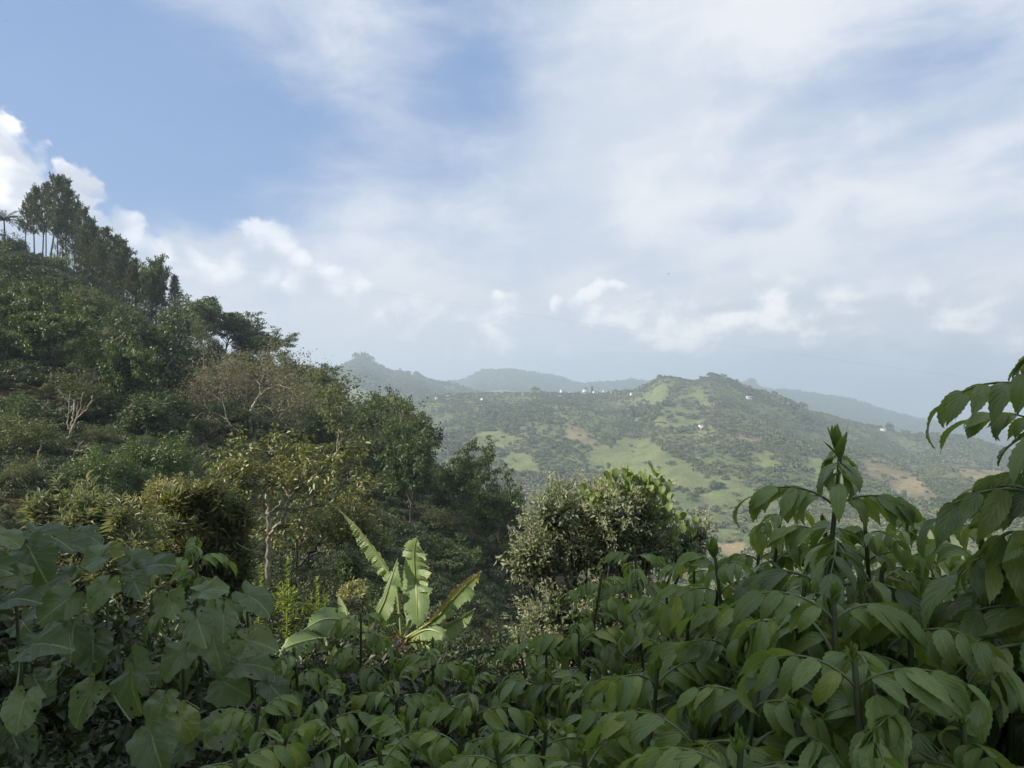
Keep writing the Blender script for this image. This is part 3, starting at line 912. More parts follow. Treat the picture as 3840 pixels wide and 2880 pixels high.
    for k in range(2):                                   # narrow young conifers
        rng = np.random.RandomState(110 + k); t = Tree(110 + k)
        H = 10.0; t.polys.append((np.array([[0, 0, -.5], [.05, 0, 5], [0, .05, H]]), np.array([.14, .09, .02]), 0))
        g = Geo()
        for b in range(85):
            f = .12 + .88 * (b + rng.rand()) / 85; a = b * 2.399
            Lb = (2.3 * (1 - f) + .25) * (.7 + .5 * rng.rand()); dd = unit([math.cos(a), math.sin(a), .25 + .4 * f])
            bp = np.array([[0, 0, f * H]]) + dd * np.linspace(0, Lb, 4)[:, None]; t.polys.append((bp, np.linspace(.03, .01, 4), 2))
            m = int(26 + 40 * Lb)
            C = bp[0] + dd * (Lb * (.2 + .8 * rng.rand(m)))[:, None] + rng.normal(size=(m, 3)) * .14
            g.leaves(C, unit(dd + rng.normal(size=(m, 3)) * .5 + np.array([0, 0, .3])), rand_dirs(rng, m), .34, .07)
        cr = g.mesh('cone_crown', smooth=False); cr.materials.append(M['pine'])
        register('cone', t.wood('cone_wood', M['bark']), cr)
    # palm-like tree: a dark stem with a spray of ribbed fronds
    rng = np.random.RandomState(120); t = Tree(120)
    t.polys.append((np.array([[0, 0, -.5], [.2, 0, 3], [.1, .1, 6.6]]), np.array([.17, .13, .1]), 0))
    g = Geo()
    for b in range(22):
        a = b * 2.399; el = .1 + 1.1 * (b / 22); dd = np.array([math.cos(a) * math.cos(el), math.sin(a) * math.cos(el), math.sin(el)])
        bp = [np.array([.1, .1, 6.5])]
        for s in range(8):
            dd = unit(dd + np.array([0, 0, -.09])); bp.append(bp[-1] + dd * .38)
        bp = np.array(bp); t.polys.append((bp, np.linspace(.03, .008, 9), 2))
        for s in range(1, 9):
            for sd in (-1, 1):
                m = 4
                side = unit(np.cross(bp[s] - bp[s - 1], [0, 0, 1])) * sd
                C = bp[s - 1] + (bp[s] - bp[s - 1]) * rng.rand(m)[:, None]
                g.leaves(C, unit(side + unit(bp[s] - bp[s - 1]) * .7 + np.array([0, 0, -.3]) + rng.normal(size=(m, 3)) * .1), np.tile([0, 0, 1.0], (m, 1)), .62, .07)
    cr = g.mesh('palm_crown', smooth=False); cr.materials.append(M['dark'])
    register('palm', t.wood('palm_wood', M['dark_bark']), cr)


proto_trees()


# ------------------------------------------------------------------ bushes and far trees for the scattered cover
def clump(name, mat, seed, n, rad, hz, L, W, lobes=5, flat=0.2, base=0.0):
    rng = np.random.RandomState(seed)
    g = Geo()
    lc = rng.normal(size=(lobes, 3)) * np.array([.45, .45, .22]) * rad; lc[:, 2] = np.abs(lc[:, 2]) + hz * .45 + base
    k = rng.randint(0, lobes, n)
    dr = rand_dirs(rng, n); dr[:, 2] = np.where(rng.rand(n) < .75, np.abs(dr[:, 2]), dr[:, 2])
    C = lc[k] + dr * (rad * .52 * (0.55 + .45 * rng.rand(n)))[:, None] * np.array([1, 1, hz / rad * .8])
    nr = unit(dr + rng.normal(size=(n, 3)) * .35 + np.array([0, 0, flat]))
    d = unit(np.cross(nr, rand_dirs(rng, n)) + dr * .25)
    s = .6 + .8 * rng.rand(n)
    g.leaves(C, d, nr, L * s, W * s)
    me = g.mesh(name, smooth=False); me.materials.append(mat)
    return obj(name, me, link=False)


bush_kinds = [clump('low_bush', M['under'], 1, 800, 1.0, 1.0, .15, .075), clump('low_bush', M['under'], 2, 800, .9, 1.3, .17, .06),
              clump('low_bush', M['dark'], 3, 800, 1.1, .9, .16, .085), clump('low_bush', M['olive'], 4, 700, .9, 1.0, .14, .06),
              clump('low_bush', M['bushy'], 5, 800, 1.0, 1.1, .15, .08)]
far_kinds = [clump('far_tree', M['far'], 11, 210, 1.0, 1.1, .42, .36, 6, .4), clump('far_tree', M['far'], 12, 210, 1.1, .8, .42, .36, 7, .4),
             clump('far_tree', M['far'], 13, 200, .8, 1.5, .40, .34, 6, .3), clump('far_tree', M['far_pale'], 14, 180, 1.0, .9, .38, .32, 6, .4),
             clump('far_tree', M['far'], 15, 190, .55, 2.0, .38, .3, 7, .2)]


def far_forest():
    rng = np.random.RandomState(7)

    def area(n, d0, d1, u0, u1):
        D = np.sqrt(rng.rand(n) * (d1 * d1 - d0 * d0) + d0 * d0)
        u = u0 + (u1 - u0) * rng.rand(n)
        x = (u - 512) / F * D
        return x, D, gz(x, D)
    # hill across the valley
    x, y, z = area(70000, 300, 1720, -60, 1090)
    g, b, c = masks(x, y, z)
    u, v = pixof(x, y, z)
    hidden = (u < 470) & (v > 430 + (u - 300) * 0.5)             # behind the left hillside, never in view
    dens = np.clip(fbm(x / 75 + 9, y / 75, 3) * 1.4 + 0.72, 0.3, 1)
    keep = (rng.rand(len(x)) < dens) & (rng.rand(len(x)) > g * 0.972) & (rng.rand(len(x)) > b * 0.85) & (c == 0) & ~hidden
    x, y, z = x[keep], y[keep], z[keep]
    ex, ey = [], []                                             # tree lines along the field edges
    for poly in GRASS[:6] + BROWN[:3]:
        for a, b2 in zip(poly, poly[1:] + poly[:1]):
            for f in np.arange(0, 1, 2.2 / max(2.2, math.hypot(b2[0] - a[0], (b2[1] - a[1]) * 2))):
                if rng.rand() < .45: continue
                uu, vv = a[0] + (b2[0] - a[0]) * f + rng.normal() * .8, a[1] + (b2[1] - a[1]) * f + rng.normal() * .5
                Dh = hit(uu, vv, 600, 1740)
                if Dh: ex.append((uu - 512) / F * Dh); ey.append(Dh)
    x = np.concatenate([x, ex]); y = np.concatenate([y, ey]); z = np.concatenate([z, gz(np.array(ex), np.array(ey))])
    tall = np.clip(fbm(x / 130 + 3, y / 130 + 7, 3) + 0.5, 0, 1)
    tall[-len(ex):] = .35 + .4 * rng.rand(len(ex))
    s = (1.4 + 4.6 * tall ** 1.4) * (0.5 + 0.8 * rng.rand(len(x)) ** 1.7) * np.clip(y / 700, 0.7, 1.1)
    pale = np.clip(fbm(x / 110 + 31, y / 110 + 2, 3) + 0.42, 0, 1) ** 1.5
    idx = np.where(rng.rand(len(x)) < pale, 3, np.where(rng.rand(len(x)) < 0.06, 4, rng.randint(0, 3, len(x))))
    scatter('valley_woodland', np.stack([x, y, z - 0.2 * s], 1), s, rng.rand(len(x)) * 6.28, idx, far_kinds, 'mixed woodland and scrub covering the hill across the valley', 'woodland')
    # first far ridge, then the blue ridges
    x, y, z = area(15000, 1950, 2760, 240, 560)
    keep = rng.rand(len(x)) < np.clip(fbm(x / 120, y / 120, 3) * 1.6 + 0.55, 0.1, 1)
    x, y, z = x[keep], y[keep], z[keep]
    s = 3.0 + 5.0 * rng.rand(len(x)) ** 2
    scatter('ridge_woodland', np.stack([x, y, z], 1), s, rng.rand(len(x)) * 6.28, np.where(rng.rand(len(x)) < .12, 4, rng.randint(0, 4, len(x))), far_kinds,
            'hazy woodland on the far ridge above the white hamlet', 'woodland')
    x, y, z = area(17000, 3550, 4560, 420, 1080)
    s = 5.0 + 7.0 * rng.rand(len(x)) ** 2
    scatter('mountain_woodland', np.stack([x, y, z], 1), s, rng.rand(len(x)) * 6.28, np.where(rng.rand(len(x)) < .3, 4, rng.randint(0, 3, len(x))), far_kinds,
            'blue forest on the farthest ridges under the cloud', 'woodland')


far_forest()


def slope_cover():
    rng = np.random.RandomState(17)
    n = 20000
    D = 11 + (178 - 11) * rng.rand(n) ** 0.8
    u = -60 + 780 * rng.rand(n)
    D[:2200] = 11 + 26 * rng.rand(2200); u[:2200] = -80 + 480 * rng.rand(2200)
    x = (u - 512) / F * D; z = gz(x, D)
    uu, vv = pixof(x, D, z)
    clear = in_poly(uu, vv, [(150, 366), (215, 360), (250, 372), (262, 400), (215, 412), (165, 398)])      # bare brown terraces
    lim = np.where(u > 545, D < 60, True) & True
    keep = (~clear | (rng.rand(n) < 0.12)) & lim & (rng.rand(n) < np.clip(fbm(x / 9, D / 9, 3) * 1.3 + .75, .2, 1))
    x, D, z, u = x[keep], D[keep], z[keep], u[keep]
    s = (0.30 + 0.62 * rng.rand(len(x)) ** 1.6) * np.clip(D / 45, .6, 1.25)
    idx = rng.randint(0, 5, len(x)); idx = np.where((fbm(x / 14 + 5, D / 14, 2) > .12), 2, idx)
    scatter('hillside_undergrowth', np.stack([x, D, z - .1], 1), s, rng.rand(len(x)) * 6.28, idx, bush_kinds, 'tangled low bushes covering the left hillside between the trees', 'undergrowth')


slope_cover()


# ------------------------------------------------------------------ trees of the left hillside, one by one
def plant_tree(kind, name, u, vbase, vtop, wpx, label, group=None, D=None, var=None, lean=0.0, cat='tree'):
    if D is None:
        D = hit(u, vbase, 8.0, 400.0) or 140.0
    x = (u - 512) / F * D
    z = float(gz(x, D))
    H = max(1.0, (384 - vtop) / F * D - z)
    ps = PROTO[kind]
    h = int(abs(u * 7) + abs(vtop * 3)) if var is None else var
    p = ps[h % len(ps)]
    H *= 1.08; sz = H / p['H']; sxy = 1.25 * wpx / F * D / p['W']
    sxy = min(max(sxy, sz * .45), sz * 1.9)
    e = empty(name, (x, D, z), (h * 1.7) % 6.28)
    e.scale = (sxy, sxy, sz)
    if lean: e.rotation_euler = (0, lean, e.rotation_euler[2])
    tag(e, label, cat, group)
    obj('trunk', p['wood'], e)
    if p['crown'] is not None: obj('crown', p['crown'], e)
    return e


K = 0.15432          # factor of the enlarged view of the left slope that positions were read from
ORD = ['first', 'second', 'third', 'fourth', 'fifth', 'sixth', 'seventh', 'eighth', 'ninth', 'tenth', 'eleventh', 'twelfth', 'thirteenth', 'fourteenth', 'fifteenth', 'sixteenth',
       'seventeenth', 'eighteenth', 'nineteenth', 'twentieth', 'twenty-first', 'twenty-second', 'twenty-third', 'twenty-fourth', 'twenty-fifth', 'twenty-sixth', 'twenty-seventh']

# pine grove on the ridge: x, base y, top y, width in the enlarged view
PINES = [(168, 600, 232, 85, 150), (222, 600, 190, 95, 150), (262, 605, 165, 110, 158), (322, 650, 128, 120, 148), (378, 640, 132, 120, 156), (428, 690, 205, 110, 150), (465, 720, 285, 105, 158),
         (503, 760, 330, 105, 146), (548, 800, 395, 110, 155), (598, 830, 440, 110, 146), (648, 880, 448, 120, 140), (698, 920, 510, 115, 148), (745, 930, 522, 125, 140), (800, 960, 575, 115, 136), (846, 980, 650, 95, 132)]
for i, (x, yb, yt, w, D) in enumerate(PINES):
    lab = ['pine with a dark ivy-clad trunk at the left end of the ridge grove', 'pine with slim leaning trunk, second from the left in the ridge grove'][i] if i < 2 else 'tall dark ridge-top pine, %s from the left in the grove' % ORD[i]
    plant_tree('pine', 'pine_tree', x * K, 160 + yb * K, 160 + yt * K, w * K * 1.55, lab, 'pines of the ridge grove', D=D, var=i % 4)
for i, (x, yt, w) in enumerate([(405, 360, 90), (520, 480, 90), (572, 540, 90), (625, 570, 95), (675, 640, 95), (725, 660, 100), (775, 690, 90)]):
    plant_tree('pine', 'pine_tree', x * K, 300, 160 + yt * K, w * K * 1.5, 'shorter pine in the dark back row of the grove, %s from the left' % ORD[i], 'pines of the ridge grove', D=162, var=4 + i % 2)

for i, (x, yt, w, D) in enumerate([(560, 470, 120, 142), (610, 520, 120, 138), (660, 560, 120, 136), (715, 600, 120, 134), (770, 640, 120, 132), (830, 690, 120, 130), (880, 730, 110, 130), (930, 800, 110, 128)]):
    plant_tree('pine', 'pine_tree', x * K, 300, 160 + yt * K, w * K * 1.6, 'dark pine stepping down the front of the grove, %s from the left' % ORD[i], 'pines of the ridge grove', D=D, var=4 + i % 2)

# kind, name, x, y base, y top, width (enlarged view of the upper slope), label
UP = [
    ('palm', 'palm_tree', 22, 560, 335, 190, 'dark palm-like tree with ribbed fronds at the far left of the ridge'),
    ('dark', 'broadleaf_tree', 75, 640, 470, 190, 'dark bushy tree under the palm at the left edge of the ridge'),
    ('bushy', 'broadleaf_tree', 40, 860, 520, 240, 'light-speckled leafy tree with pale stems at the left edge below the palm'),
    ('dark', 'broadleaf_tree', 190, 720, 590, 200, 'low dark rounded tree beneath the ivy-clad pine'),
    ('fresh', 'broadleaf_tree', 400, 740, 600, 110, 'small bright green tree among the pine trunks of the grove'),
    ('dark', 'broadleaf_tree', 290, 880, 690, 320, 'broad dark shrubby tree on the shaded slope below the pines'),
    ('dark', 'broadleaf_tree', 130, 900, 720, 260, 'dark shrubby tree on the shaded slope near the left edge'),
    ('dark', 'broadleaf_tree', 560, 960, 830, 170, 'dark shrubby tree at the foot of the grove, leftmost of five'),
    ('bushy', 'broadleaf_tree', 640, 1000, 870, 170, 'dark shrubby tree at the foot of the grove, second of five'),
    ('dark', 'broadleaf_tree', 720, 1030, 890, 170, 'dark shrubby tree at the foot of the grove, middle of five'),
    ('bushy', 'broadleaf_tree', 800, 1060, 920, 170, 'dark shrubby tree at the foot of the grove, fourth of five'),
    ('dark', 'broadleaf_tree', 880, 1090, 950, 170, 'dark shrubby tree at the foot of the grove, rightmost of five'),
    ('umbrella', 'umbrella_tree', 985, 1000, 640, 235, 'tall open-crowned tree standing above its neighbours right of the pines'),
    ('cone', 'conifer', 1132, 1080, 765, 200, 'pointed young conifer on the skyline right of the pine grove'),
    ('cone', 'conifer', 1012, 1080, 790, 190, 'pale green young pine just left of the pointed conifer'),
    ('pine', 'pine_tree', 905, 1040, 720, 130, 'lone pine between the grove and the tall open-crowned tree'),
    ('umbrella', 'umbrella_tree', 1215, 1250, 935, 260, 'umbrella tree below the pointed conifer on the skyline'),
    ('umbrella', 'umbrella_tree', 1300, 1290, 905, 330, 'largest skyline umbrella tree, with a broad domed crown'),
    ('umbrella', 'umbrella_tree', 1440, 1300, 935, 330, 'umbrella tree right of the largest one on the skyline'),
    ('umbrella', 'umbrella_tree', 1540, 1330, 1045, 270, 'lower skyline umbrella tree with tiers stepping down to the right'),
    ('umbrella', 'umbrella_tree', 1740, 1340, 1105, 290, 'dark umbrella tree at the end of the skyline over the far ridges'),
    ('umbrella', 'umbrella_tree', 1630, 1340, 1150, 220, 'small umbrella tree tucked left of the last skyline tree'),
    ('umbrella', 'umbrella_tree', 1120, 1280, 990, 260, 'umbrella tree in front of the pale young pine'),
    ('slender', 'slender_tree', 1320, 1390, 1005, 150, 'thin grey-crowned tree with a straight pale trunk before the umbrella trees'),
    ('bushy', 'broadleaf_tree', 480, 1130, 835, 270, 'tall bushy tree with clumped crown in the middle of the shaded slope'),
    ('dark', 'broadleaf_tree', 600, 1100, 930, 220, 'dark tree right of the tall bushy one on the shaded slope'),
    ('olive', 'broadleaf_tree', 140, 1180, 880, 330, 'olive tree with loose crown at mid slope near the left edge'),
    ('fresh', 'broadleaf_tree', 60, 1290, 1060, 330, 'yellow-tinged green tree at the left edge above the round bright bush'),
    ('bushy', 'broadleaf_tree', 260, 1330, 1120, 260, 'dark green leafy tree right of the yellow-tinged tree'),
    ('bushy', 'broadleaf_tree', 620, 1330, 1090, 280, 'leafy tree with open lower stems beside the thin bare twigs'),
    ('bare', 'bare_tree', 755, 1210, 1000, 150, 'small leafless tree with fine twigs under the pine grove'),
    ('slender', 'slender_tree', 725, 1420, 1060, 180, 'slim tree with pale upright trunk left of the terraces'),
    ('umbrella', 'umbrella_tree', 900, 1390, 1085, 330, 'green umbrella tree on the slope above the forked pale trunk'),
    ('slender', 'slender_tree', 825, 1530, 1130, 230, 'slim tree with a curved forked pale trunk left of the brown terraces'),
    ('slender', 'slender_tree', 1090, 1430, 1190, 160, 'small thin tree standing on the brown terraces'),
    ('olive', 'broadleaf_tree', 1000, 1230, 1060, 240, 'olive tree at the foot of the skyline umbrella trees'),
    ('dark', 'broadleaf_tree', 1230, 1330, 1200, 220, 'dark low tree at the upper edge of the terraces'),
    ('dark', 'broadleaf_tree', 1470, 1340, 1230, 200, 'dark low tree under the stepping umbrella tree'),
    ('umbrella', 'umbrella_tree', 1560, 1400, 1255, 150, 'flat little umbrella tree above the grey dry tree'),
    ('bushy', 'broadleaf_tree', 560, 1480, 1190, 300, 'leafy tree left of the curved forked trunk'),
    ('umbrella', 'umbrella_tree', 2000, 1600, 1350, 330, 'umbrella tree with bright top jutting out before the far valley'),
    ('umbrella', 'umbrella_tree', 1880, 1480, 1330, 170, 'small green umbrella tree peeping right of the grey dry tree'),
]
for (kind, nm, x, yb, yt, w, lab) in UP:
    if kind == 'umbrella': yt -= 18; w *= 1.1
    plant_tree(kind, nm, x * K, 160 + yb * K, 160 + yt * K, w * K, lab, 'trees of the left hillside', D=hit(x * K, 160 + yb * K, 30, 200) or 132.0)

# lower slope (second enlarged view, starting at row 373)
LOW = [
    ('bushy', 'broadleaf_tree', 195, 420, 120, 430, 'round bush-like tree with bright cream top at the left edge', None),
    ('olive', 'broadleaf_tree', 200, 560, 270, 420, 'second tier of leafy crown below the cream-topped tree', None),
    ('olive', 'broadleaf_tree', 520, 260, -20, 430, 'broad olive tree with a twiggy dead top behind the cut pale trunks', None),
    ('bare', 'bare_tree', 480, 200, -110, 260, 'leafless grey twigs rising above the broad olive tree', None),
    ('dark', 'broadleaf_tree', 690, 330, 160, 260, 'dark tree right of the cut pale trunks', None),
    ('bushy', 'broadleaf_tree', 940, 430, 110, 330, 'dusky leafy tree with visible branching in the middle of the slope', None),
    ('fresh', 'broadleaf_tree', 1250, 330, 190, 170, 'small bright green tree below the brown terraces', None),
    ('fresh', 'broadleaf_tree', 1270, 420, 300, 150, 'low bright green shrub-tree in front of the small bright one', None),
    ('olive', 'broadleaf_tree', 600, 480, 330, 300, 'greyish leafy tree behind the willow-like green tree', None),
    ('fresh', 'willow_leaved_tree', 760, 860, 420, 420, 'willow-leaved green tree left of its darker twin', None),
    ('fresh', 'willow_leaved_tree', 1010, 840, 400, 480, 'large dark green tree with drooping narrow leaves in the slope middle', None),
    ('fresh', 'willow_leaved_tree', 870, 900, 620, 330, 'tree with a straight dark stem below the large drooping green tree', None),
    ('bushy', 'broadleaf_tree', 430, 800, 590, 330, 'green leafy tree beneath the lower fork of cut trunks', None),
    ('olive', 'broadleaf_tree', 150, 760, 520, 300, 'olive thicket tree above the big leaves at the left edge', None),
    ('umbrella', 'umbrella_tree', 2120, 560, 240, 280, 'light green feathery tree right of the grey dry tree', None),
    ('bushy', 'broadleaf_tree', 1480, 360, 230, 240, 'dark leafy shrub-tree below the grey dry tree, left side', None),
    ('bushy', 'broadleaf_tree', 1760, 430, 290, 300, 'dark leafy shrub-tree below the grey dry tree, right side', None),
    ('dark', 'broadleaf_tree', 1180, 660, 560, 260, 'dark low tree left of the yellow-green forked tree', None),
    ('dark', 'broadleaf_tree', 1560, 900, 700, 360, 'dark tree hidden behind the forked trunk', None),
]
for (kind, nm, x, yb, yt, w, lab, g) in LOW:
    plant_tree(kind, nm, x * K, 373.3 + yb * K, 373.3 + yt * K, w * K, lab, 'trees of the left hillside')

# right end of the hillside (third enlarged view: factor and origin below)
K3 = 1.0 / 1.558 / 3.75
U3, V3 = 1080 / 3.75, 1250 / 3.75
RIGHT = [
    ('bushy', 'broadleaf_tree', 300, 620, 430, 210, 'rounded light green tree above the yellow-green forked tree'),
    ('umbrella', 'umbrella_tree', 440, 640, 430, 230, 'bright green flat-topped tree left of the tall dark column tree'),
    ('dark', 'broadleaf_tree', 590, 800, 410, 240, 'tall dark column-like tree with clumped crown above the valley'),
    ('dark', 'broadleaf_tree', 720, 800, 490, 190, 'dark tree at the edge of the hillside over the valley'),
    ('dark', 'broadleaf_tree', 480, 800, 560, 220, 'shadowed tree left of the column-like tree'),
    ('bushy', 'broadleaf_tree', 780, 860, 640, 170, 'small dark tree below the edge tree'),
    ('umbrella', 'umbrella_tree', 690, 1010, 800, 290, 'pale flat-topped tree with forked white limbs below the column tree'),
    ('olive', 'broadleaf_tree', 860, 960, 770, 220, 'pale green tree right of the one with white limbs'),
    ('umbrella', 'umbrella_tree', 960, 1000, 830, 220, 'yellowish flat-topped tree left of the bare tree'),
    ('bare', 'bare_tree', 1095, 985, 655, 190, 'tall leafless tan tree at the end of the hillside'),
    ('bare', 'bare_tree', 1170, 990, 800, 110, 'smaller leafless tree leaning right of the tall tan one'),
    ('bushy', 'broadleaf_tree', 1040, 1120, 920, 260, 'rounded green tree at the foot of the leafless tan tree'),
    ('bushy', 'broadleaf_tree', 1240, 1080, 930, 220, 'last rounded tree of the hillside towards the valley'),
    ('olive', 'broadleaf_tree', 860, 1160, 980, 270, 'olive tree in the hollow below the pale trees'),
    ('slender', 'slender_tree', 1080, 1200, 1030, 230, 'thin tree with white forked stem in the hollow'),
    ('bushy', 'broadleaf_tree', 1310, 1190, 1030, 230, 'green tree in the hollow left of the grey shrub'),
    ('umbrella', 'umbrella_tree', 960, 1470, 1195, 330, 'fresh green domed umbrella tree behind the banana leaves'),
    ('umbrella', 'umbrella_tree', 1240, 1400, 1205, 260, 'smaller domed umbrella tree beside the grey shrub'),
    ('dark', 'broadleaf_tree', 640, 1280, 1060, 330, 'dark tree filling the hollow behind the banana leaves'),
    ('dark', 'broadleaf_tree', 480, 1330, 1130, 280, 'shadowy tree behind the leaning banana leaf'),
    ('bushy', 'broadleaf_tree', 1400, 1260, 1100, 200, 'leafy tree right of the hollow, half behind the grey shrub'),
    ('dark', 'broadleaf_tree', 840, 1300, 1150, 230, 'dark tree between the two domed umbrella trees and the hollow'),
]
for (kind, nm, x, yb, yt, w, lab) in RIGHT:
    u, vb = U3 + x * K3, V3 + yb * K3
    D = hit(u, vb, 16, 170) or 75.0
    plant_tree(kind, nm, u, vb, V3 + yt * K3, w * K3, lab, 'trees of the left hillside', D=min(D, 110))


# the closed wood that covers the slope between the trees named above, in rows from the hollow up to the ridge
def slope_wood():
    rng = np.random.RandomState(41)
    what = {'umbrella': 'flat-crowned green tree', 'bushy': 'rounded leafy tree', 'dark': 'dark leafy tree', 'olive': 'olive-green tree', 'slender': 'slim pale-stemmed tree'}
    rows = [(58, 540, 'lowest'), (70, 515, 'second'), (82, 480, 'third'), (94, 440, 'fourth'), (106, 390, 'fifth'), (117, 330, 'topmost')]
    for D0, umax, rn in rows:
        u = -25.0; k = 0
        while u < umax:
            D = D0 + rng.uniform(-5, 5)
            kind = ['umbrella', 'bushy', 'dark', 'olive', 'slender', 'umbrella', 'dark', 'slender', 'umbrella'][rng.randint(9)]
            H = rng.uniform(5.5, 9.5) * (0.85 if kind in ('olive', 'bushy') else 1.0) * (.72 if D > 98 else 1.0); w = H * rng.uniform(.50, .82)
            skip = (D > 104 and u < 145) or (D > 92 and u < 60) or (D < 76 and 180 < u < 335) or (74 < D < 114 and 140 < u < 268) or (D < 66 and u < 110 and False)
            if not skip:
                x = (u - 512) / F * D; z = float(gz(x, D))
                vt = 384 - (z + H) / D * F
                plant_tree(kind, 'broadleaf_tree' if kind not in ('umbrella', 'slender') else kind + '_tree', u, 0, vt, w / D * F, '%s of the slope wood, %s from the left in the %s row' % (what[kind], ORD[min(k, 26)], rn),
                           'trees of the slope wood', D=D, var=int(rng.randint(1000)))
                k += 1
            u += rng.uniform(.85, 1.5) * w / D * F


slope_wood()


# trees whose limbs the photograph shows: limbs given as lines of sight with depth, twigs grown on them
def limb_tree(name, D, limbs, cfg, label, wood, leaf_kw, leaf_m, group=None, to_px=None, seed=1, cat='tree'):
    t = Tree(seed)
    base = np.array(P(*to_px(*limbs[0][0][:2]), D))
    base[2] = min(base[2], float(gz(base[0], base[1])))
    starts = []
    for li, (pts, r0, r1, grow) in [(i, (l[0:-3], l[-3], l[-2], l[-1])) for i, l in enumerate(limbs)]:
        q = np.array([P(*to_px(p[0], p[1]), D + (p[2] if len(p) > 2 else 0)) for p in pts]) - base
        if li == 0: q[0] = (0, 0, -0.4)
        n = max(8, len(q) * 4)                                        # smooth and slightly crooked line through the points
        tt = np.linspace(0, len(q) - 1, n); ii = np.minimum(tt.astype(int), len(q) - 2); f = (tt - ii)[:, None]
        pa = q[np.maximum(ii - 1, 0)]; pb = q[ii]; pc = q[ii + 1]; pd = q[np.minimum(ii + 2, len(q) - 1)]
        cur = .5 * (2 * pb + (pc - pa) * f + (2 * pa - 5 * pb + 4 * pc - pd) * f ** 2 + (3 * pb - pa - 3 * pc + pd) * f ** 3)
        cur[1:-1] += t.rng.normal(size=(n - 2, 3)) * min(r0, .03)
        rad = np.linspace(r0, r1, n) * (.68 if name == 'cut_tree' else .85)
        t.polys.append((cur, rad, 0 if li == 0 else 1))
        if grow:
            for k in range(grow):
                f0 = .35 + .65 * (k + t.rng.rand()) / grow
                i = min(int(f0 * (n - 1)), n - 2)
                dd = unit(cur[i + 1] - cur[i]); a = t.rng.rand() * 6.28
                s1 = unit(np.cross(dd, [.3, .5, .81])); s2 = np.cross(dd, s1)
                nd = dd * .6 + (s1 * math.cos(a) + s2 * math.sin(a)) * .75
                t.branch(cur[i], nd, cfg['L0'] * (.6 + .7 * t.rng.rand()), rad[i] * .5, cfg['lev0'], cfg)
    e = empty(name, base)
    tag(e, label, cat, group)
    obj('trunk', t.wood(name + '_wood', wood, .002, (9, 7, 5, 4, 3)), e)
    if leaf_m is not None: obj('crown', t.foliage(name + '_crown', leaf_m, **leaf_kw), e)
    return e


def px3(x, y): return (800 + x / 2.861) / 3.75, (1620 + y / 2.861) / 3.75           # view of the forked tree
def px8(x, y): return (600 + x / 2.766) / 3.75, (1300 + y / 2.766) / 3.75           # view of the dry tree
def px2(x, y): return (x / 3.6875) / 3.75, (1350 + y / 3.6875) / 3.75               # view of the cut trunks


UMB = dict(levels=4, seg=[5, 5, 4, 3], taper=[.35, .35, .3, .3], wig=[.14, .16, .2, .25], up=[.02, .01, .0, 0], kids=[(3, 4), (5, 6), (4, 5)], **{'from': [.3, .3, .25]}, ang=[.7, .7, .7],
           ratio=[.6, .6, .5], thin=[.5, .5, .5], tipn=3, lev0=2, L0=.85)
limb_tree('forked_tree', 24.0, [
    [(610, 1640, 0), (585, 1400, 0), (600, 1150, 0), (605, 1010, 0), (595, 890, 0), .11, .075, 0],
    [(595, 890, 0), (570, 780, .2), (530, 650, .4), (470, 560, .6), (330, 500, .8), (190, 470, 1.0), .06, .02, 6],
    [(470, 560, .6), (380, 480, .2), (250, 380, -.2), .035, .012, 4],
    [(600, 1120, 0), (680, 1010, -.2), (750, 930, -.4), (790, 800, -.5), (830, 710, -.6), .08, .05, 0],
    [(830, 710, -.6), (930, 560, -.8), (980, 400, -1.0), (1010, 300, -1.0), .045, .014, 6],
    [(960, 550, -.8), (1100, 500, -1.2), (1280, 450, -1.5), (1450, 420, -1.8), .032, .012, 6],
    [(600, 880, 0), (720, 760, .3), (840, 610, .6), (920, 560, .8), (970, 380, 1.1), .04, .012, 4],
    [(810, 720, -.5), (740, 590, 0), (690, 540, .3), (580, 420, .8), (480, 340, 1.0), .035, .012, 5],
    [(740, 610, 0), (600, 570, -.4), (420, 540, -.8), (280, 510, -1.2), .026, .01, 5],
    [(600, 400, .6), (640, 280, .6), (700, 180, .5), .02, .008, 4],
    [(840, 580, .5), (760, 500, 1.0), (700, 430, 1.4), .018, .008, 3],
    [(960, 500, -.8), (1060, 330, -.2), (1150, 220, .4), .02, .008, 5],
    [(590, 420, .8), (420, 300, 1.2), (250, 250, 1.4), .02, .008, 4],
], UMB, 'forked tree with lichen-pale trunk and flat yellow-green crown left of the banana', M['lichen_bark'], dict(per=6, L=.18, W=.08, spread=.15, squash=.3, updir=-.05, flat=.6, out=.7, droop=.1),
    M['gold'], 'trees of the left hillside', px3, 3)
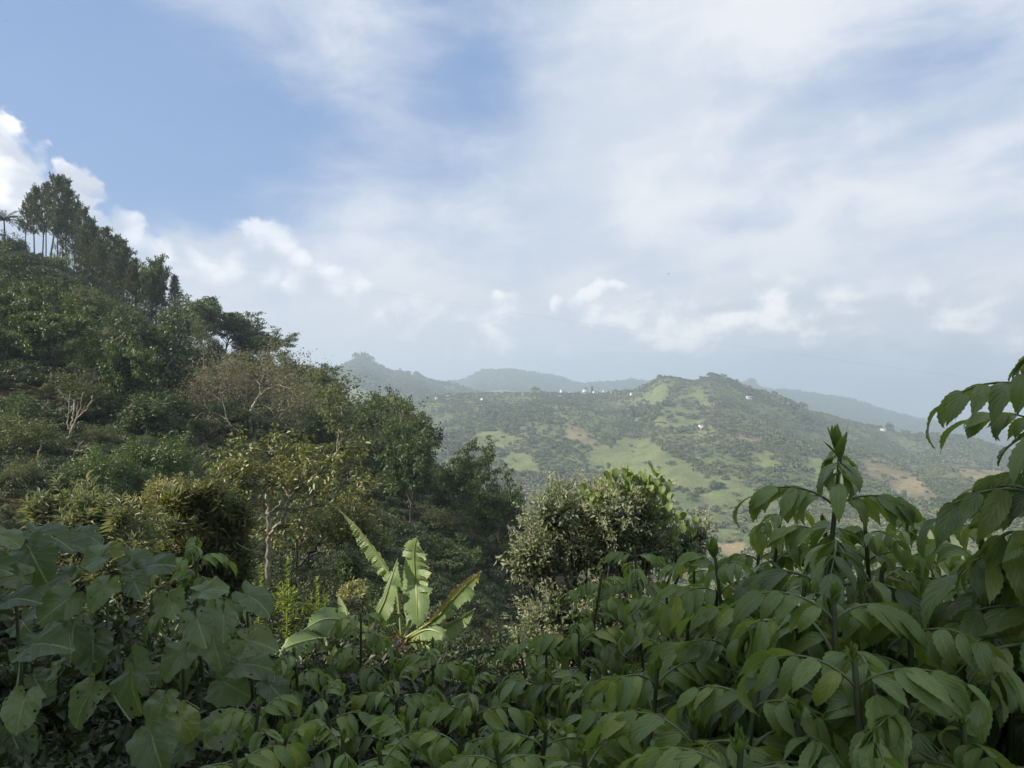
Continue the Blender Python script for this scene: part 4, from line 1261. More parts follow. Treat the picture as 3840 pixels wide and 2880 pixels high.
limb_tree('leaning_tree', 27.0, [
    [(760, 1620, 0), (850, 1500, 0), (960, 1390, .2), (1090, 1260, .4), (1190, 1130, .6), (1280, 950, .8), (1340, 850, 1.0), .085, .03, 3],
    [(980, 1370, .2), (1150, 1290, 0), (1350, 1200, -.3), (1560, 1110, -.6), (1750, 1060, -.8), .05, .014, 7],
    [(880, 1480, .1), (910, 1230, -.4), (880, 1140, -.6), (830, 1080, -.8), (700, 1010, -1.0), .05, .015, 4],
    [(915, 1260, -.4), (990, 1070, 0), (1010, 880, .2), (1000, 800, .3), .04, .02, 4],
    [(1000, 1050, 0), (1150, 990, -.3), (1340, 910, -.6), (1550, 860, -.9), .028, .01, 7],
    [(1190, 1130, .6), (1330, 1040, .3), (1480, 980, 0), (1700, 930, -.2), .025, .01, 7],
    [(1100, 1240, .4), (1300, 1130, .8), (1550, 1000, 1.2), (1800, 880, 1.4), .025, .01, 7],
    [(1000, 820, .3), (1150, 740, .6), (1350, 690, .8), (1600, 640, 1.0), .02, .008, 6],
], UMB, 'tree with leaning dark limbs spreading right behind the tall banana leaf', M['dark_bark'], dict(per=8, L=.17, W=.075, spread=.18, squash=.3, updir=-.05, flat=.65, out=.7, droop=.1),
    M['gold'], 'trees of the left hillside', px3, 4)
DRY = dict(levels=5, seg=[5, 5, 4, 3, 3], taper=[.35, .35, .3, .3, .3], wig=[.16, .2, .22, .25, .25], up=[.06, .05, .03, .02, 0], kids=[(4, 5), (5, 6), (4, 5), (3, 4)], **{'from': [.3, .3, .25, .25]},
           ang=[.65, .7, .7, .7], ratio=[.6, .6, .55, .5], thin=[.5, .5, .5, .5], tipn=2, lev0=2, L0=2.5)
limb_tree('dry_tree', 66.0, [
    [(945, 1010, 0), (945, 860, 0), (925, 740, 0), (950, 640, .5), (1030, 510, 1), .2, .14, 0],
    [(1030, 510, 1), (1045, 380, 1), (1080, 300, .6), (1150, 250, 0), .09, .03, 6],
    [(1030, 510, 1), (1120, 440, 0), (1200, 400, -1), (1290, 420, -2), (1360, 440, -3), .085, .03, 6],
    [(1150, 425, -.5), (1200, 340, 0), (1250, 290, 1), .05, .02, 5],
    [(930, 730, 0), (880, 640, 1), (850, 560, 2), (790, 480, 2), .05, .02, 5],
    [(940, 640, .5), (860, 530, -1), (780, 440, -2), (700, 330, -3), .06, .02, 6],
    [(1045, 400, 1), (980, 330, 2), (900, 260, 2), .05, .02, 6],
], DRY, 'big grey dry tree with white forked trunk in the centre of the slope', M['pale_bark'], dict(per=5, L=.22, W=.10, spread=.34, squash=.6, updir=.1, flat=.3, out=.8, thin=.9), M['dry'],
    'trees of the left hillside', px8, 5)
limb_tree('dry_tree', 62.0, [
    [(755, 1000, 0), (755, 920, 0), (735, 830, 0), (690, 760, .3), (630, 720, .6), .15, .09, 0],
    [(690, 760, .3), (660, 600, 1), (625, 520, 1), (630, 400, 1), (660, 340, 1), (610, 345, 1), .07, .025, 6],
    [(640, 725, .6), (570, 690, 0), (500, 640, -1), (450, 560, -1), .06, .02, 6],
    [(600, 740, .5), (550, 800, 0), (480, 850, -.5), .04, .015, 4],
    [(650, 570, 1), (560, 500, 2), (520, 430, 2), .04, .015, 5],
], DRY, 'grey dry tree with crooked white trunk leaning left beside the big one', M['pale_bark'], dict(per=5, L=.2, W=.09, spread=.34, squash=.6, updir=.1, flat=.3, out=.8, thin=.9), M['dry'],
    'trees of the left hillside', px8, 6)
limb_tree('dry_tree', 70.0, [
    [(1150, 930, 0), (1210, 800, 0), (1280, 680, .5), (1340, 600, 1), (1350, 540, 1), .13, .05, 5],
    [(1280, 680, .5), (1340, 650, 0), (1400, 600, 0), .05, .02, 5],
    [(1230, 760, .2), (1150, 640, 1), (1220, 510, 1), .05, .02, 4],
    [(1345, 580, 1), (1420, 520, 1), (1480, 500, 1), .04, .015, 5],
], DRY, 'thin dry tree slanting right of the big grey one', M['pale_bark'], dict(per=4, L=.2, W=.09, spread=.34, squash=.6, updir=.1, flat=.3, out=.8, thin=.8), M['dry'], 'trees of the left hillside', px8, 7)
STUB = dict(levels=4, seg=[4, 4, 3, 3], taper=[.35, .3, .3, .3], wig=[.14, .2, .25, .25], up=[.05, .05, .03, 0], kids=[(2, 3), (3, 4), (2, 3)], **{'from': [.4, .3, .3]}, ang=[.7, .7, .7],
            ratio=[.6, .6, .5], thin=[.5, .5, .5], tipn=1, lev0=2, L0=1.1)
limb_tree('cut_tree', 46.0, [
    [(885, 1290, 0), (905, 1190, 0), (960, 1060, 0), (985, 980, 0), .15, .12, 0],
    [(985, 980, 0), (1000, 820, .2), (1020, 720, .3), (1030, 560, .5), .08, .05, 1],
    [(995, 970, 0), (1060, 810, -.2), (1180, 700, -.5), (1255, 580, -.6), (1280, 490, -.6), .085, .04, 1],
    [(1060, 810, -.2), (1110, 650, 0), (1148, 460, .2), .055, .035, 0],
    [(945, 960, .2), (940, 800, .4), (960, 560, .5), (965, 430, .5), .06, .035, 1],
    [(955, 560, .5), (880, 490, .3), (800, 430, .2), .035, .02, 1],
    [(945, 780, .4), (1000, 660, .8), (1035, 540, 1), .04, .025, 0],
    [(945, 690, .4), (900, 650, 0), (850, 640, -.3), .03, .012, 1],
    [(1010, 960, .2), (1050, 760, .6), (1078, 580, .8), .05, .03, 0],
    [(905, 1190, 0), (920, 1100, -.2), (925, 1040, -.3), .05, .03, 0],
    [(1255, 580, -.6), (1305, 540, -.8), .03, .012, 1],
], STUB, 'lopped tree of bare cream upright trunks beside the cream-topped bush', M['pale_bark'], {}, None, 'trees of the left hillside', px2, 8)
limb_tree('cut_tree', 42.0, [
    [(965, 1450, 0), (1000, 1360, 0), (1040, 1260, 0), (1120, 1150, .2), (1160, 1120, .3), .09, .04, 1],
    [(1050, 1260, 0), (1190, 1240, -.2), (1310, 1170, -.4), .05, .015, 1],
    [(1040, 1260, 0), (960, 1220, .3), (890, 1210, .4), .04, .012, 2],
    [(1060, 1230, 0), (1100, 1170, .4), (1090, 1130, .5), .03, .012, 1],
], STUB, 'small forked cream trunk below the lopped tree', M['pale_bark'], {}, None, 'trees of the left hillside', px2, 9)
for i, (x, y0, y1, lab) in enumerate([(320, 1580, 1350, 'pale dead stem standing among the low scrub at the left'), (520, 1400, 1180, 'thin leaning pale stem right of the dead one at the left')]):
    limb_tree('dead_stem', 40.0, [[(x, y0, 0), (x + 8, (y0 + y1) / 2, 0), (x + 40 * i + 12, y1, 0), .07, .035, 1]], STUB, lab, M['pale_bark'], {}, None, None, px2, 12 + i, 'dead tree')


# ------------------------------------------------------------------ trees that stand out on the far hills
def far_trees():
    spots = [(536, 388, 1600, 16, 14, 0, 'round tree standing alone on the far crest left of the white houses'), (586, 389, 1600, 11, 20, 4, 'dark conifer clump beside the white houses on the crest'),
             (592, 388, 1600, 10, 24, 4, 'tallest dark conifer beside the white houses on the crest'), (712, 376, 1590, 16, 13, 0, 'big dark tree on the summit of the near green hill'),
             (720, 377, 1590, 16, 15, 1, 'second big dark tree on the summit, right of the first'), (703, 379, 1590, 12, 9, 1, 'low dark tree left of the summit pair'),
             (729, 381, 1590, 12, 10, 0, 'smaller dark tree right of the summit pair'), (752, 382, 4300, 46, 46, 0, 'isolated wooded knob behind the right shoulder of the green hill'),
             (633, 441, 1150, 14, 24, 2, 'dark tree at the upper edge of the bright meadow'), (660, 395, 1560, 9, 11, 0, 'round tree on the left shoulder of the green hill'),
             (890, 431, 1580, 14, 20, 0, 'rounded tree on the lower right crest beside a tiny white house'), (905, 434, 1580, 12, 14, 1, 'rounded tree right of the one beside the tiny white house'),
             (357, 360, 2690, 24, 30, 0, 'tree cluster on the peak of the far ridge, left side'), (364, 359, 2690, 22, 34, 1, 'tallest tree on the peak of the far ridge'),
             (371, 362, 2690, 24, 28, 0, 'tree cluster on the peak of the far ridge, right side'), (417, 374, 2690, 20, 22, 0, 'round tree on the far ridge right of the peak'),
             (400, 374, 2690, 10, 24, 4, 'slim tree on the far ridge saddle'), (322, 370, 2690, 16, 14, 0, 'round tree on the far ridge left of the peak'),
             (803, 440, 1500, 16, 18, 0, 'pale round tree on the right hillside above the scar'), (672, 424, 1350, 14, 14, 1, 'dark tree on the face of the green hill')]
    for (u, v, D, w, h, k, lab) in spots:
        x = (u - 512) / F * D
        z = float(gz(x, D))
        e = empty('hill_tree', (x, D, z - .3))
        e.scale = (w / 2.2, w / 2.2, h / (1.5 if k != 4 else 2.3))
        tag(e, lab, 'tree', 'single trees on the far hills')
        obj('crown', far_kinds[k].data, e)
        tr = Geo().tube([(0, 0, -.4), (0, 0, .5)], [.06, .04], 5).mesh('far_trunk'); obj('trunk', tr, e, M['dark_bark'])


far_trees()


# ------------------------------------------------------------------ white houses on the far ridges
def house(loc, w, d, h, rz, label, roof='tin', floors=1, gable=True, nwin=3):
    e = empty('house', loc, rz)
    tag(e, label, 'house', 'white houses on the far ridges')
    g = Geo(); g.box((-w / 2, -d / 2, -2), (w / 2, d / 2, h))
    rh = d * .22
    if gable: g.add([(-w / 2, -d / 2, h), (-w / 2, d / 2, h), (-w / 2, 0, h + rh), (w / 2, -d / 2, h), (w / 2, d / 2, h), (w / 2, 0, h + rh)], None, [(0, 2, 1), (3, 4, 5)])
    obj('wall', g.mesh('house_wall', smooth=False), e, M['white_wall'])
    g = Geo(); o = .5
    if gable:
        k = rh / (d / 2)
        for s in (-1, 1):
            y0, z0 = s * (d / 2 + o), h - o * k
            g.add([(-w / 2 - o, y0, z0), (w / 2 + o, y0, z0), (w / 2 + o, 0, h + rh), (-w / 2 - o, 0, h + rh), (-w / 2 - o, y0, z0 + .18), (w / 2 + o, y0, z0 + .18), (w / 2 + o, 0, h + rh + .18), (-w / 2 - o, 0, h + rh + .18)],
                  [(0, 1, 2, 3), (7, 6, 5, 4), (0, 4, 5, 1), (1, 5, 6, 2), (3, 7, 4, 0)])
    else:
        g.box((-w / 2 - o, -d / 2 - o, h + .01), (w / 2 + o, d / 2 + o, h + .3))
    obj('roof', g.mesh('house_roof', smooth=False), e, M[roof])
    for f in range(floors):
        fh = h / floors
        for i in range(nwin):
            x = -w / 2 + w * (i + .5) / nwin
            wn = Geo().box((x - .6, -d / 2 - .06, f * fh + fh * .35), (x + .6, -d / 2 + .05, f * fh + fh * .78)).mesh('house_window', smooth=False)
            obj('window', wn, e, M['window'])
    return e


HX = [(165, 258, 9, 4, 'leftmost small white house of the far hamlet'), (205, 272, 11, 4, 'low white house just right of the leftmost one in the far hamlet'), (240, 268, 12, 6, 'white house left of the long two-storey building'),
      (285, 260, 30, 8, 'long two-storey white building in the far hamlet'), (303, 316, 9, 4, 'small white house below the long two-storey building'), (400, 298, 9, 3.5, 'white house alone right of the far hamlet'),
      (442, 286, 9, 3.5, 'white house on the slope left of the orange earth cut'), (690, 320, 13, 3, 'low white shed below the round crest tree'), (640, 228, 14, 4, 'pale house far behind the crest at the foot of the blue ridge'),
      (1020, 278, 7, 4, 'single white house in the trees on the crest'), (1325, 297, 14, 3, 'low white house below the crest hamlet'), (1343, 252, 12, 7, 'tall white house at the left end of the crest hamlet'),
      (1372, 264, 12, 5, 'second white house of the crest hamlet'), (1408, 264, 12, 5, 'third white house of the crest hamlet'), (1538, 246, 16, 5, 'white house among trees in the middle of the crest hamlet'),
      (1612, 256, 10, 5, 'white house right of the middle of the crest hamlet'), (1690, 244, 9, 4, 'small white house near the right end of the crest hamlet'), (1760, 257, 10, 4, 'last white house at the right end of the crest hamlet'),
      (1922, 286, 10, 7, 'white house at the foot of the green hill on the crest')]
for i, (x, y, w, h, lab) in enumerate(HX):
    u, v = (1500 + x / 2.212) / 3.75, (1350 + y / 2.212) / 3.75
    D = hit(u, v + 1.2, 900, 4600) or 1585.0
    if D > 1650 and x > 380 and x != 640: D = 1575.0
    X = (u - 512) / F * D
    w *= .68; h *= .8
    house((X, D, max(float(gz(X, D)), (384 - v - 1.0) / F * D - 3)), w, w * .6 if w < 18 else 8, h, (-.5 + .37 * (i * 5 % 4)), lab, 'tin' if i % 3 else 'rust_roof', 2 if h > 4.5 else 1, w < 18, 5 if w > 18 else 3)
for i, (u, v, w, h, lab) in enumerate([(702, 427, 9, 3.5, 'lone white house on the face of the green hill'), (749, 398, 10, 3.5, 'white house on the right shoulder of the green hill'), (772, 399, 10, 3.5, 'white house farther right on the shoulder of the green hill'),
                                       (883, 430, 11, 4, 'tiny white house on the low right crest'), (336, 402, 15, 6, 'white house glimpsed right of the umbrella tree that juts out over the valley'), (755, 446, 8, 3, 'small pale hut above the right meadow')]):
    D = hit(u, v + 1, 700, 2800) or 1560.0
    X = (u - 512) / F * D
    house((X, D, float(gz(X, D))), w, w * .6, h, .3 - .3 * i, lab, 'tin' if i % 2 else 'rust_roof', 1, True, 3)
#@@PART3


# ------------------------------------------------------------------ foreground: the banana plant
def banana_leaf(name, parent, mid, wl, wr, sl, sr, tears, seed, age=None, base_off=np.zeros(3)):
    """mid: midrib points (world), wl/wr: half widths left and right along it, sl/sr: direction each half spreads in, tears: torn cuts per side"""
    rng = np.random.RandomState(seed)
    mid = np.asarray(mid, float); n = 64
    tt = np.linspace(0, len(mid) - 1, n); ii = np.minimum(tt.astype(int), len(mid) - 2); f = (tt - ii)[:, None]
    pa = mid[np.maximum(ii - 1, 0)]; pb = mid[ii]; pc = mid[ii + 1]; pd = mid[np.minimum(ii + 2, len(mid) - 1)]
    cur = .5 * (2 * pb + (pc - pa) * f + (2 * pa - 5 * pb + 4 * pc - pd) * f ** 2 + (3 * pb - pa - 3 * pc + pd) * f ** 3) - base_off
    tan = unit(np.gradient(cur, axis=0))
    g = Geo()
    s = np.linspace(0, 1, n)
    prof = np.clip(np.sin(np.clip(s * 1.12 - .06, 0, 1) * PI) * 1.25, 0, 1) ** .6
    prof = np.where(s < .08, prof * (s / .08), prof)
    for side, (w, sd, nt) in enumerate(((wl, sl, tears[0]), (wr, sr, tears[1]))):
        w = np.interp(s, np.linspace(0, 1, len(w)), w)
        sd = unit(np.asarray(sd, float))
        cuts = [4] + sorted(rng.choice(np.arange(7, n - 4), nt, replace=False).tolist()) + [n - 1] if nt else [4, n - 1]
        for a, b in zip(cuts[:-1], cuts[1:]):
            if b <= a: continue
            idx = np.arange(a, b + 1)
            k = len(idx)
            lat = unit(sd[None, :] - tan[idx] * (tan[idx] @ sd)[:, None] + tan[idx] * .22)
            nr = unit(np.cross(tan[idx], lat))
            depth = 0.0 if nt == 0 else (.25 + .75 * rng.rand())
            ln = 1.0 - (0.26 * rng.rand() ** 1.5 if nt else 0)
            droop = (.10 + .28 * rng.rand() * (nt > 0)); tw = rng.normal() * .16 * (nt > 0)
            cols = 7
            c = np.linspace(0, 1, cols)
            Vv = []
            for q in range(cols):
                ww = w[idx] * prof[idx] * ln
                pos = cur[idx] + lat * (ww * c[q])[:, None]
                pos[:, 2] -= droop * ww * c[q] ** 2
                pos += nr * (np.sin(c[q] * PI) * .06 * ww)[:, None]
                if nt and c[q] > .2:                                # each torn strip narrows and twists a little towards its end
                    mcen = pos.mean(0); sh = 1 - .22 * depth * (c[q] - .2)
                    pos = mcen + (pos - mcen) * sh + nr * (np.linspace(-1, 1, k) * tw * c[q] * ww)[:, None]
                if q == cols - 1: pos += rng.normal(size=pos.shape) * .008
                Vv.append(pos)
            Vv = np.stack(Vv, 1).reshape(-1, 3)
            i = np.arange(k - 1)[:, None] * cols; j = np.arange(cols - 1)[None, :]
            Q = np.stack([i + j, i + j + 1, i + cols + j + 1, i + cols + j], -1).reshape(-1, 4)
            if side == 0: Q = Q[:, ::-1]
            U = np.stack([np.tile(.5 + (.5 if side else -.5) * c, k), np.repeat(s[idx], cols)], 1)
            ag = np.zeros(len(Vv)) if age is None else np.array([age(side, cc, ss) for ss in s[idx] for cc in c])
            g.add(Vv, Q, None, U, ag)
    o = obj(name, g.mesh(name, True, True, 'age'), parent, M['banana'])
    r = Geo().tube(cur, np.linspace(.022, .005, n) * (1 + 0 * s), 6).mesh('midrib'); obj('midrib', r, o, M['midrib'])
    return o


def pb_(x, y): return (1200 + x / 3.017) / 3.75, (1900 + y / 3.017) / 3.75
def BP(x, y, dd=0.0): return P(*pb_(x, y), 9.6 + dd)


def build_banana():
    px = 9.6 / F / 3.017 / 3.75 * 1.15
    foot = BP(930, 1700); foot[2] = float(gz(foot[0], foot[1]))
    e = empty('banana_plant', foot)
    tag(e, 'banana plant with tall torn leaves catching the sun in the middle', 'banana plant')
    off = foot
    crown_pt = BP(930, 1480) - off
    st = Geo().tube([(0, 0, -.3), crown_pt * .5 + np.array([.03, .02, 0]), crown_pt * .8, crown_pt], [.14, .12, .10, .07], 12).mesh('pseudostem')
    obj('pseudostem', st, e, M['pseudostem'])
    X, Y, Z = np.eye(3)
    W = lambda *a: [q * px for q in a]
    tipbrown = lambda side, c, s: max(0, (s - .9) * 6) + max(0, c - .93) * 3
    # tall leaf leaning left, seen nearly edge on
    banana_leaf('leaf', e, [BP(920, 1460), BP(870, 950, .1), BP(760, 720, .2), BP(560, 430, .3), BP(400, 210, .35), BP(225, 50, .4)], W(40, 60, 100, 110, 100, 80, 30), W(10, 20, 30, 40, 25, 12, 8),
                (-.62, .20, -.55), (.62, -.2, .55), (26, 6), 1, lambda side, c, s: tipbrown(side, c, s) + (.75 if side and s > .7 else 0), off)
    # upright leaf facing us, right half torn with yellow margin
    banana_leaf('leaf', e, [BP(960, 1480), BP(1060, 1150, .35), BP(1078, 880, .4), BP(1068, 620, .4), BP(1072, 450, .35), BP(1105, 335, .3)], W(0, 190, 240, 225, 190, 130, 40), W(0, 160, 230, 220, 190, 150, 90),
                (-.82, .57, 0), (.82, -.57, -.05), (3, 24), 2, lambda side, c, s: (max(0, c - .55) * 1.5 * (1.15 - s) if side else 0) + max(0, s - .93) * 8, off)
    # half folded leaf left of it
    banana_leaf('leaf', e, [BP(900, 1520, -.1), BP(670, 1280, -.3), BP(740, 1040, -.35), BP(820, 780, -.35), BP(880, 585, -.3)], W(0, 70, 75, 60, 45, 20), W(0, 110, 135, 120, 110, 60),
                (-.75, .6, .1), (.8, -.6, -.1), (2, 2), 3, tipbrown, off)
    # leaf that bends over and hangs towards us
    banana_leaf('leaf', e, [BP(950, 1480), BP(1050, 1180, .1), BP(1078, 930, -.1), BP(1088, 900, -.35), BP(1095, 1060, -.5), BP(1102, 1250, -.55), BP(1108, 1400, -.55)], W(0, 40, 120, 165, 175, 170, 90),
                W(0, 40, 120, 165, 180, 180, 90), (-.88, .45, -.05), (.88, -.45, -.05), (2, 3), 4, None, off)
    # right leaf: dry brown upper half, dark hanging lower half
    banana_leaf('leaf', e, [BP(950, 1500), BP(1310, 1260, -.1), BP(1500, 1050, -.15), BP(1680, 860, -.15), BP(1830, 725, -.1)], W(0, 50, 70, 75, 60, 40), W(0, 40, 110, 130, 100, 40),
                (-.65, -.2, .55), (.45, -.35, -.9), (20, 5), 5, lambda side, c, s: (.45 + .7 * c) if side == 0 else .25 + max(0, s - .7) * 2, off)
    banana_leaf('leaf', e, [BP(960, 1520), BP(1300, 1420, -.3), BP(1560, 1290, -.4), BP(1760, 1150, -.4)], W(0, 50, 70, 60, 30), W(0, 80, 110, 90, 40), (-.5, -.5, .6), (.35, -.5, -.85), (3, 6), 6, None, off)
    # low leaf arching right with a yellow fold
    banana_leaf('leaf', e, [BP(960, 1530), BP(1090, 1440, -.5), BP(1230, 1390, -.6), BP(1380, 1440, -.7), BP(1480, 1530, -.7)], W(0, 50, 70, 60, 40), W(0, 70, 90, 80, 40), (0, .6, .6), (-.05, -.75, -.75), (2, 3), 7,
                lambda side, c, s: .40 if s < .3 and side else 0, off)
    # left leaves
    banana_leaf('leaf', e, [BP(900, 1540), BP(560, 1480, -.1), BP(340, 1330, -.1), BP(290, 1140, 0), BP(185, 965, .1)], W(0, 60, 130, 140, 110, 40), W(0, 30, 40, 35, 25, 10), (-.8, .5, -.25), (.7, -.6, .1), (5, 2), 8, None, off)
    banana_leaf('leaf', e, [BP(900, 1550), BP(560, 1440, -.8), BP(250, 1290, -1.2), BP(30, 1280, -1.5), BP(-190, 1400, -1.7)], W(0, 100, 150, 160, 120, 50), W(0, 130, 200, 210, 170, 60), (-.1, .7, .3), (.1, -.8, -.55), (4, 2), 9, None, off)
    banana_leaf('leaf', e, [BP(900, 1560), BP(500, 1560, -1.0), BP(150, 1480, -1.5), BP(-300, 1560, -1.9), BP(-600, 1760, -2.1)], W(0, 100, 150, 150, 110, 50), W(0, 120, 170, 190, 150, 60), (.1, .75, .35), (-.1, -.8, -.6), (4, 3), 10, None, off)
    banana_leaf('leaf', e, [BP(920, 1500), BP(820, 1330, -.2), BP(760, 1270, -.3), BP(830, 1240, -.35), BP(930, 1225, -.4)], W(0, 20, 60, 60, 30), W(0, 20, 70, 70, 30), (-.2, .2, .9), (0, -.4, -.8), (3, 5), 11, None, off)
    banana_leaf('leaf', e, [BP(900, 1560), BP(760, 1480, -.5), BP(640, 1560, -.8), BP(560, 1700, -1.0)], W(0, 80, 110, 70), W(0, 80, 110, 70), (-.6, .3, .6), (.5, -.6, -.5), (3, 4), 12, None, off)
    banana_leaf('leaf', e, [BP(960, 1540), BP(1080, 1520, -.4), BP(1240, 1600, -.6), BP(1330, 1760, -.7)], W(0, 80, 120, 80), W(0, 80, 120, 80), (-.6, .3, .6), (.5, -.6, -.5), (3, 4), 13, None, off)
    # dead leaves hanging round the stem
    rng = np.random.RandomState(3)
    for k in range(9):
        a = rng.rand() * 6.28; r = .12 + .1 * rng.rand(); top = crown_pt * (.8 + .2 * rng.rand())
        pts = [top, top + np.array([math.cos(a) * r * 1.3, math.sin(a) * r * 1.3, -.1]), top + np.array([math.cos(a) * r * 1.6, math.sin(a) * r * 1.6, -.45]), top + np.array([math.cos(a) * r * 1.3 + rng.normal() * .08, math.sin(a) * r * 1.3, -.9 - .4 * rng.rand()])]
        g = Geo(); q = np.array(pts); w = np.array([.02, .06, .09, .03])[:, None]
        sd = np.array([-math.sin(a), math.cos(a), 0]); ruf = np.array([math.cos(a), math.sin(a), 0]) * .04
        V = np.stack([q - sd * w, q + ruf, q + sd * w], 1).reshape(-1, 3)
        Q = [(i * 3 + j, i * 3 + j + 1, i * 3 + j + 4, i * 3 + j + 3) for i in range(3) for j in range(2)]
        g.add(V, Q)
        obj('dead_leaf', g.mesh('dead_leaf'), e, M['dead'])


build_banana()


# ------------------------------------------------------------------ foreground leaves
def leaflet_mesh(name, seed, W=.44, seg=18, bend=.9, teeth=True, holes=0):
    rng = np.random.RandomState(seed)
    t = np.linspace(0, 1, seg + 1)
    w = t ** .55 * (1 - t) ** .95; w = w / w.max(); w = w * np.where(t > .70, 1 - .55 * (t - .7) / .3, 1)
    w = w * W / 2; w[0] = .012; w[-1] = 0.001
    b = bend * (.8 + .4 * rng.rand()); side = rng.normal() * .06
    th = b * t ** 1.25 - .12
    dy = np.cos(th) / seg; dz = -np.sin(th) / seg
    y = np.concatenate([[0], np.cumsum((dy[1:] + dy[:-1]) / 2)]); z = np.concatenate([[0], np.cumsum((dz[1:] + dz[:-1]) / 2)])
    x0 = side * t ** 2
    cols = np.array([-1, -.5, 0, .5, 1.0]); V = []; U = []
    up = np.stack([np.zeros(seg + 1), np.sin(th), np.cos(th)], 1)
    fold = .22 + .12 * rng.rand(); wav = rng.rand() * 6
    for i in range(seg + 1):
        for c in cols:
            ww = w[i] * c
            if teeth and abs(c) == 1 and 1 < i < seg: ww *= 1.04 if i % 2 else .93
            hgt = abs(ww) * fold + .018 * math.sin(t[i] * 9 + wav + (1.5 if c > 0 else 0)) * abs(c)
            p = np.array([x0[i] + ww, y[i] + (.02 if teeth and abs(c) == 1 and i % 2 else 0), z[i]]) + up[i] * hgt
            V.append(p); U.append((.5 + .5 * c, t[i]))
    n = 5
    Q = [(i * n + j, i * n + j + 1, (i + 1) * n + j + 1, (i + 1) * n + j) for i in range(seg) for j in range(n - 1)]
    for _ in range(holes):
        q = rng.randint(3, seg - 4) * 4 + rng.randint(0, 4); Q = [f for z, f in enumerate(Q) if z != q]
    return make_mesh(name, V, Q, None, U, True)


LEAFLETS = [leaflet_mesh('leaflet', k, .32 + .02 * (k % 5), bend=.6 + .17 * k, holes=0) for k in range(10)]
LEAFLETS_Y = [me.copy() for me in LEAFLETS]
for me in LEAFLETS: me.materials.append(M['leaflet'])
for me in LEAFLETS_Y: me.materials.append(M['leaflet_young'])


def frame(y_axis, z_hint):
    y = unit(y_axis); z = np.asarray(z_hint, float); z = unit(z - y * (z @ y)); x = np.cross(y, z)
    return x, y, z


def mat4(o, y_axis, z_hint, s=1.0):
    x, y, z = frame(y_axis, z_hint)
    m = Matrix(((x[0] * s, y[0] * s, z[0] * s, o[0]), (x[1] * s, y[1] * s, z[1] * s, o[1]), (x[2] * s, y[2] * s, z[2] * s, o[2]), (0, 0, 0, 1)))
    return m


def leaf_proto(seed):
    """a pinnate leaf: arching stalk along +Y, drooping leaflets in pairs; returns the stalk mesh and leaflet placements"""
    rng = np.random.RandomState(seed)
    L = .36; n = 10; pts = [np.zeros(3)]; a = .22 + .15 * rng.rand()
    curve = 1.25 + .6 * rng.rand(); sw = rng.normal() * .15
    for i in range(n):
        an = a - curve * (i / n)
        pts.append(pts[-1] + np.array([math.sin(sw * i / n), math.cos(an), math.sin(an)]) * L / n)
    pts = np.array(pts)
    me = Geo().tube(pts, np.linspace(.0065, .0022, n + 1), 5).mesh('leaf_stalk'); me.materials.append(M['rachis'])
    tan = unit(np.gradient(pts, axis=0)); pl = []
    pairs = rng.randint(4, 6)
    for k in range(pairs):
        f = .26 + .70 * k / (pairs - .4); i = int(f * n); q = pts[i]; t = tan[i]
        for s in (-1, 1):
            d = unit(np.array([s * .85, 0, 0]) + t * (.45 + .2 * rng.rand()) + np.array([0, 0, -.45 - .55 * rng.rand()]) + rng.normal(size=3) * .1)
            nr = unit(np.array([s * .25, -.05, 1.0]) + t * .2 + rng.normal(size=3) * .12)
            pl.append((q, d, nr, (.17 + .045 * rng.rand()) * (1.0 - .06 * abs(k - 1.5)), rng.randint(0, 10)))
    pl.append((pts[-1], unit(tan[-1] + np.array([0, 0, -.35]) + rng.normal(size=3) * .1), np.array([0, .3, 1.0]), .19 + .03 * rng.rand(), rng.randint(0, 10)))
    return me, pl


LEAF_P = [leaf_proto(200 + k) for k in range(14)]


def tuft_mesh(seed):
    """upright bud of young toothed leaves, each a small copy of the leaflet shape"""
    rng = np.random.RandomState(seed); g = Geo()
    src = leaflet_mesh('bud_leaf', 60 + seed, .36, 8, -.25, True)
    co = np.empty(len(src.vertices) * 3, np.float32); src.vertices.foreach_get('co', co); co = co.reshape(-1, 3)
    Q = np.array([p.vertices[:] for p in src.polygons])
    bpy.data.meshes.remove(src)
    for k in range(17):
        h = k / 16; a = k * 2.399 + rng.normal() * .2; tilt = (.85 - .70 * h) * (.8 + .4 * rng.rand())
        d = np.array([math.cos(a) * math.sin(tilt), math.sin(a) * math.sin(tilt), math.cos(tilt)])
        x, y, z = frame(d, (-math.cos(a), -math.sin(a), .25))
        L = (.105 - .035 * h) * (.8 + .4 * rng.rand())
        g.add((co[:, :1] * x + co[:, 1:2] * y + co[:, 2:] * z) * L + np.array([0, 0, .02 + .055 * h]), Q)
    me = g.mesh('shoot_tip'); me.materials.append(M['young'])
    return me


TUFTS = [tuft_mesh(k) for k in range(3)]


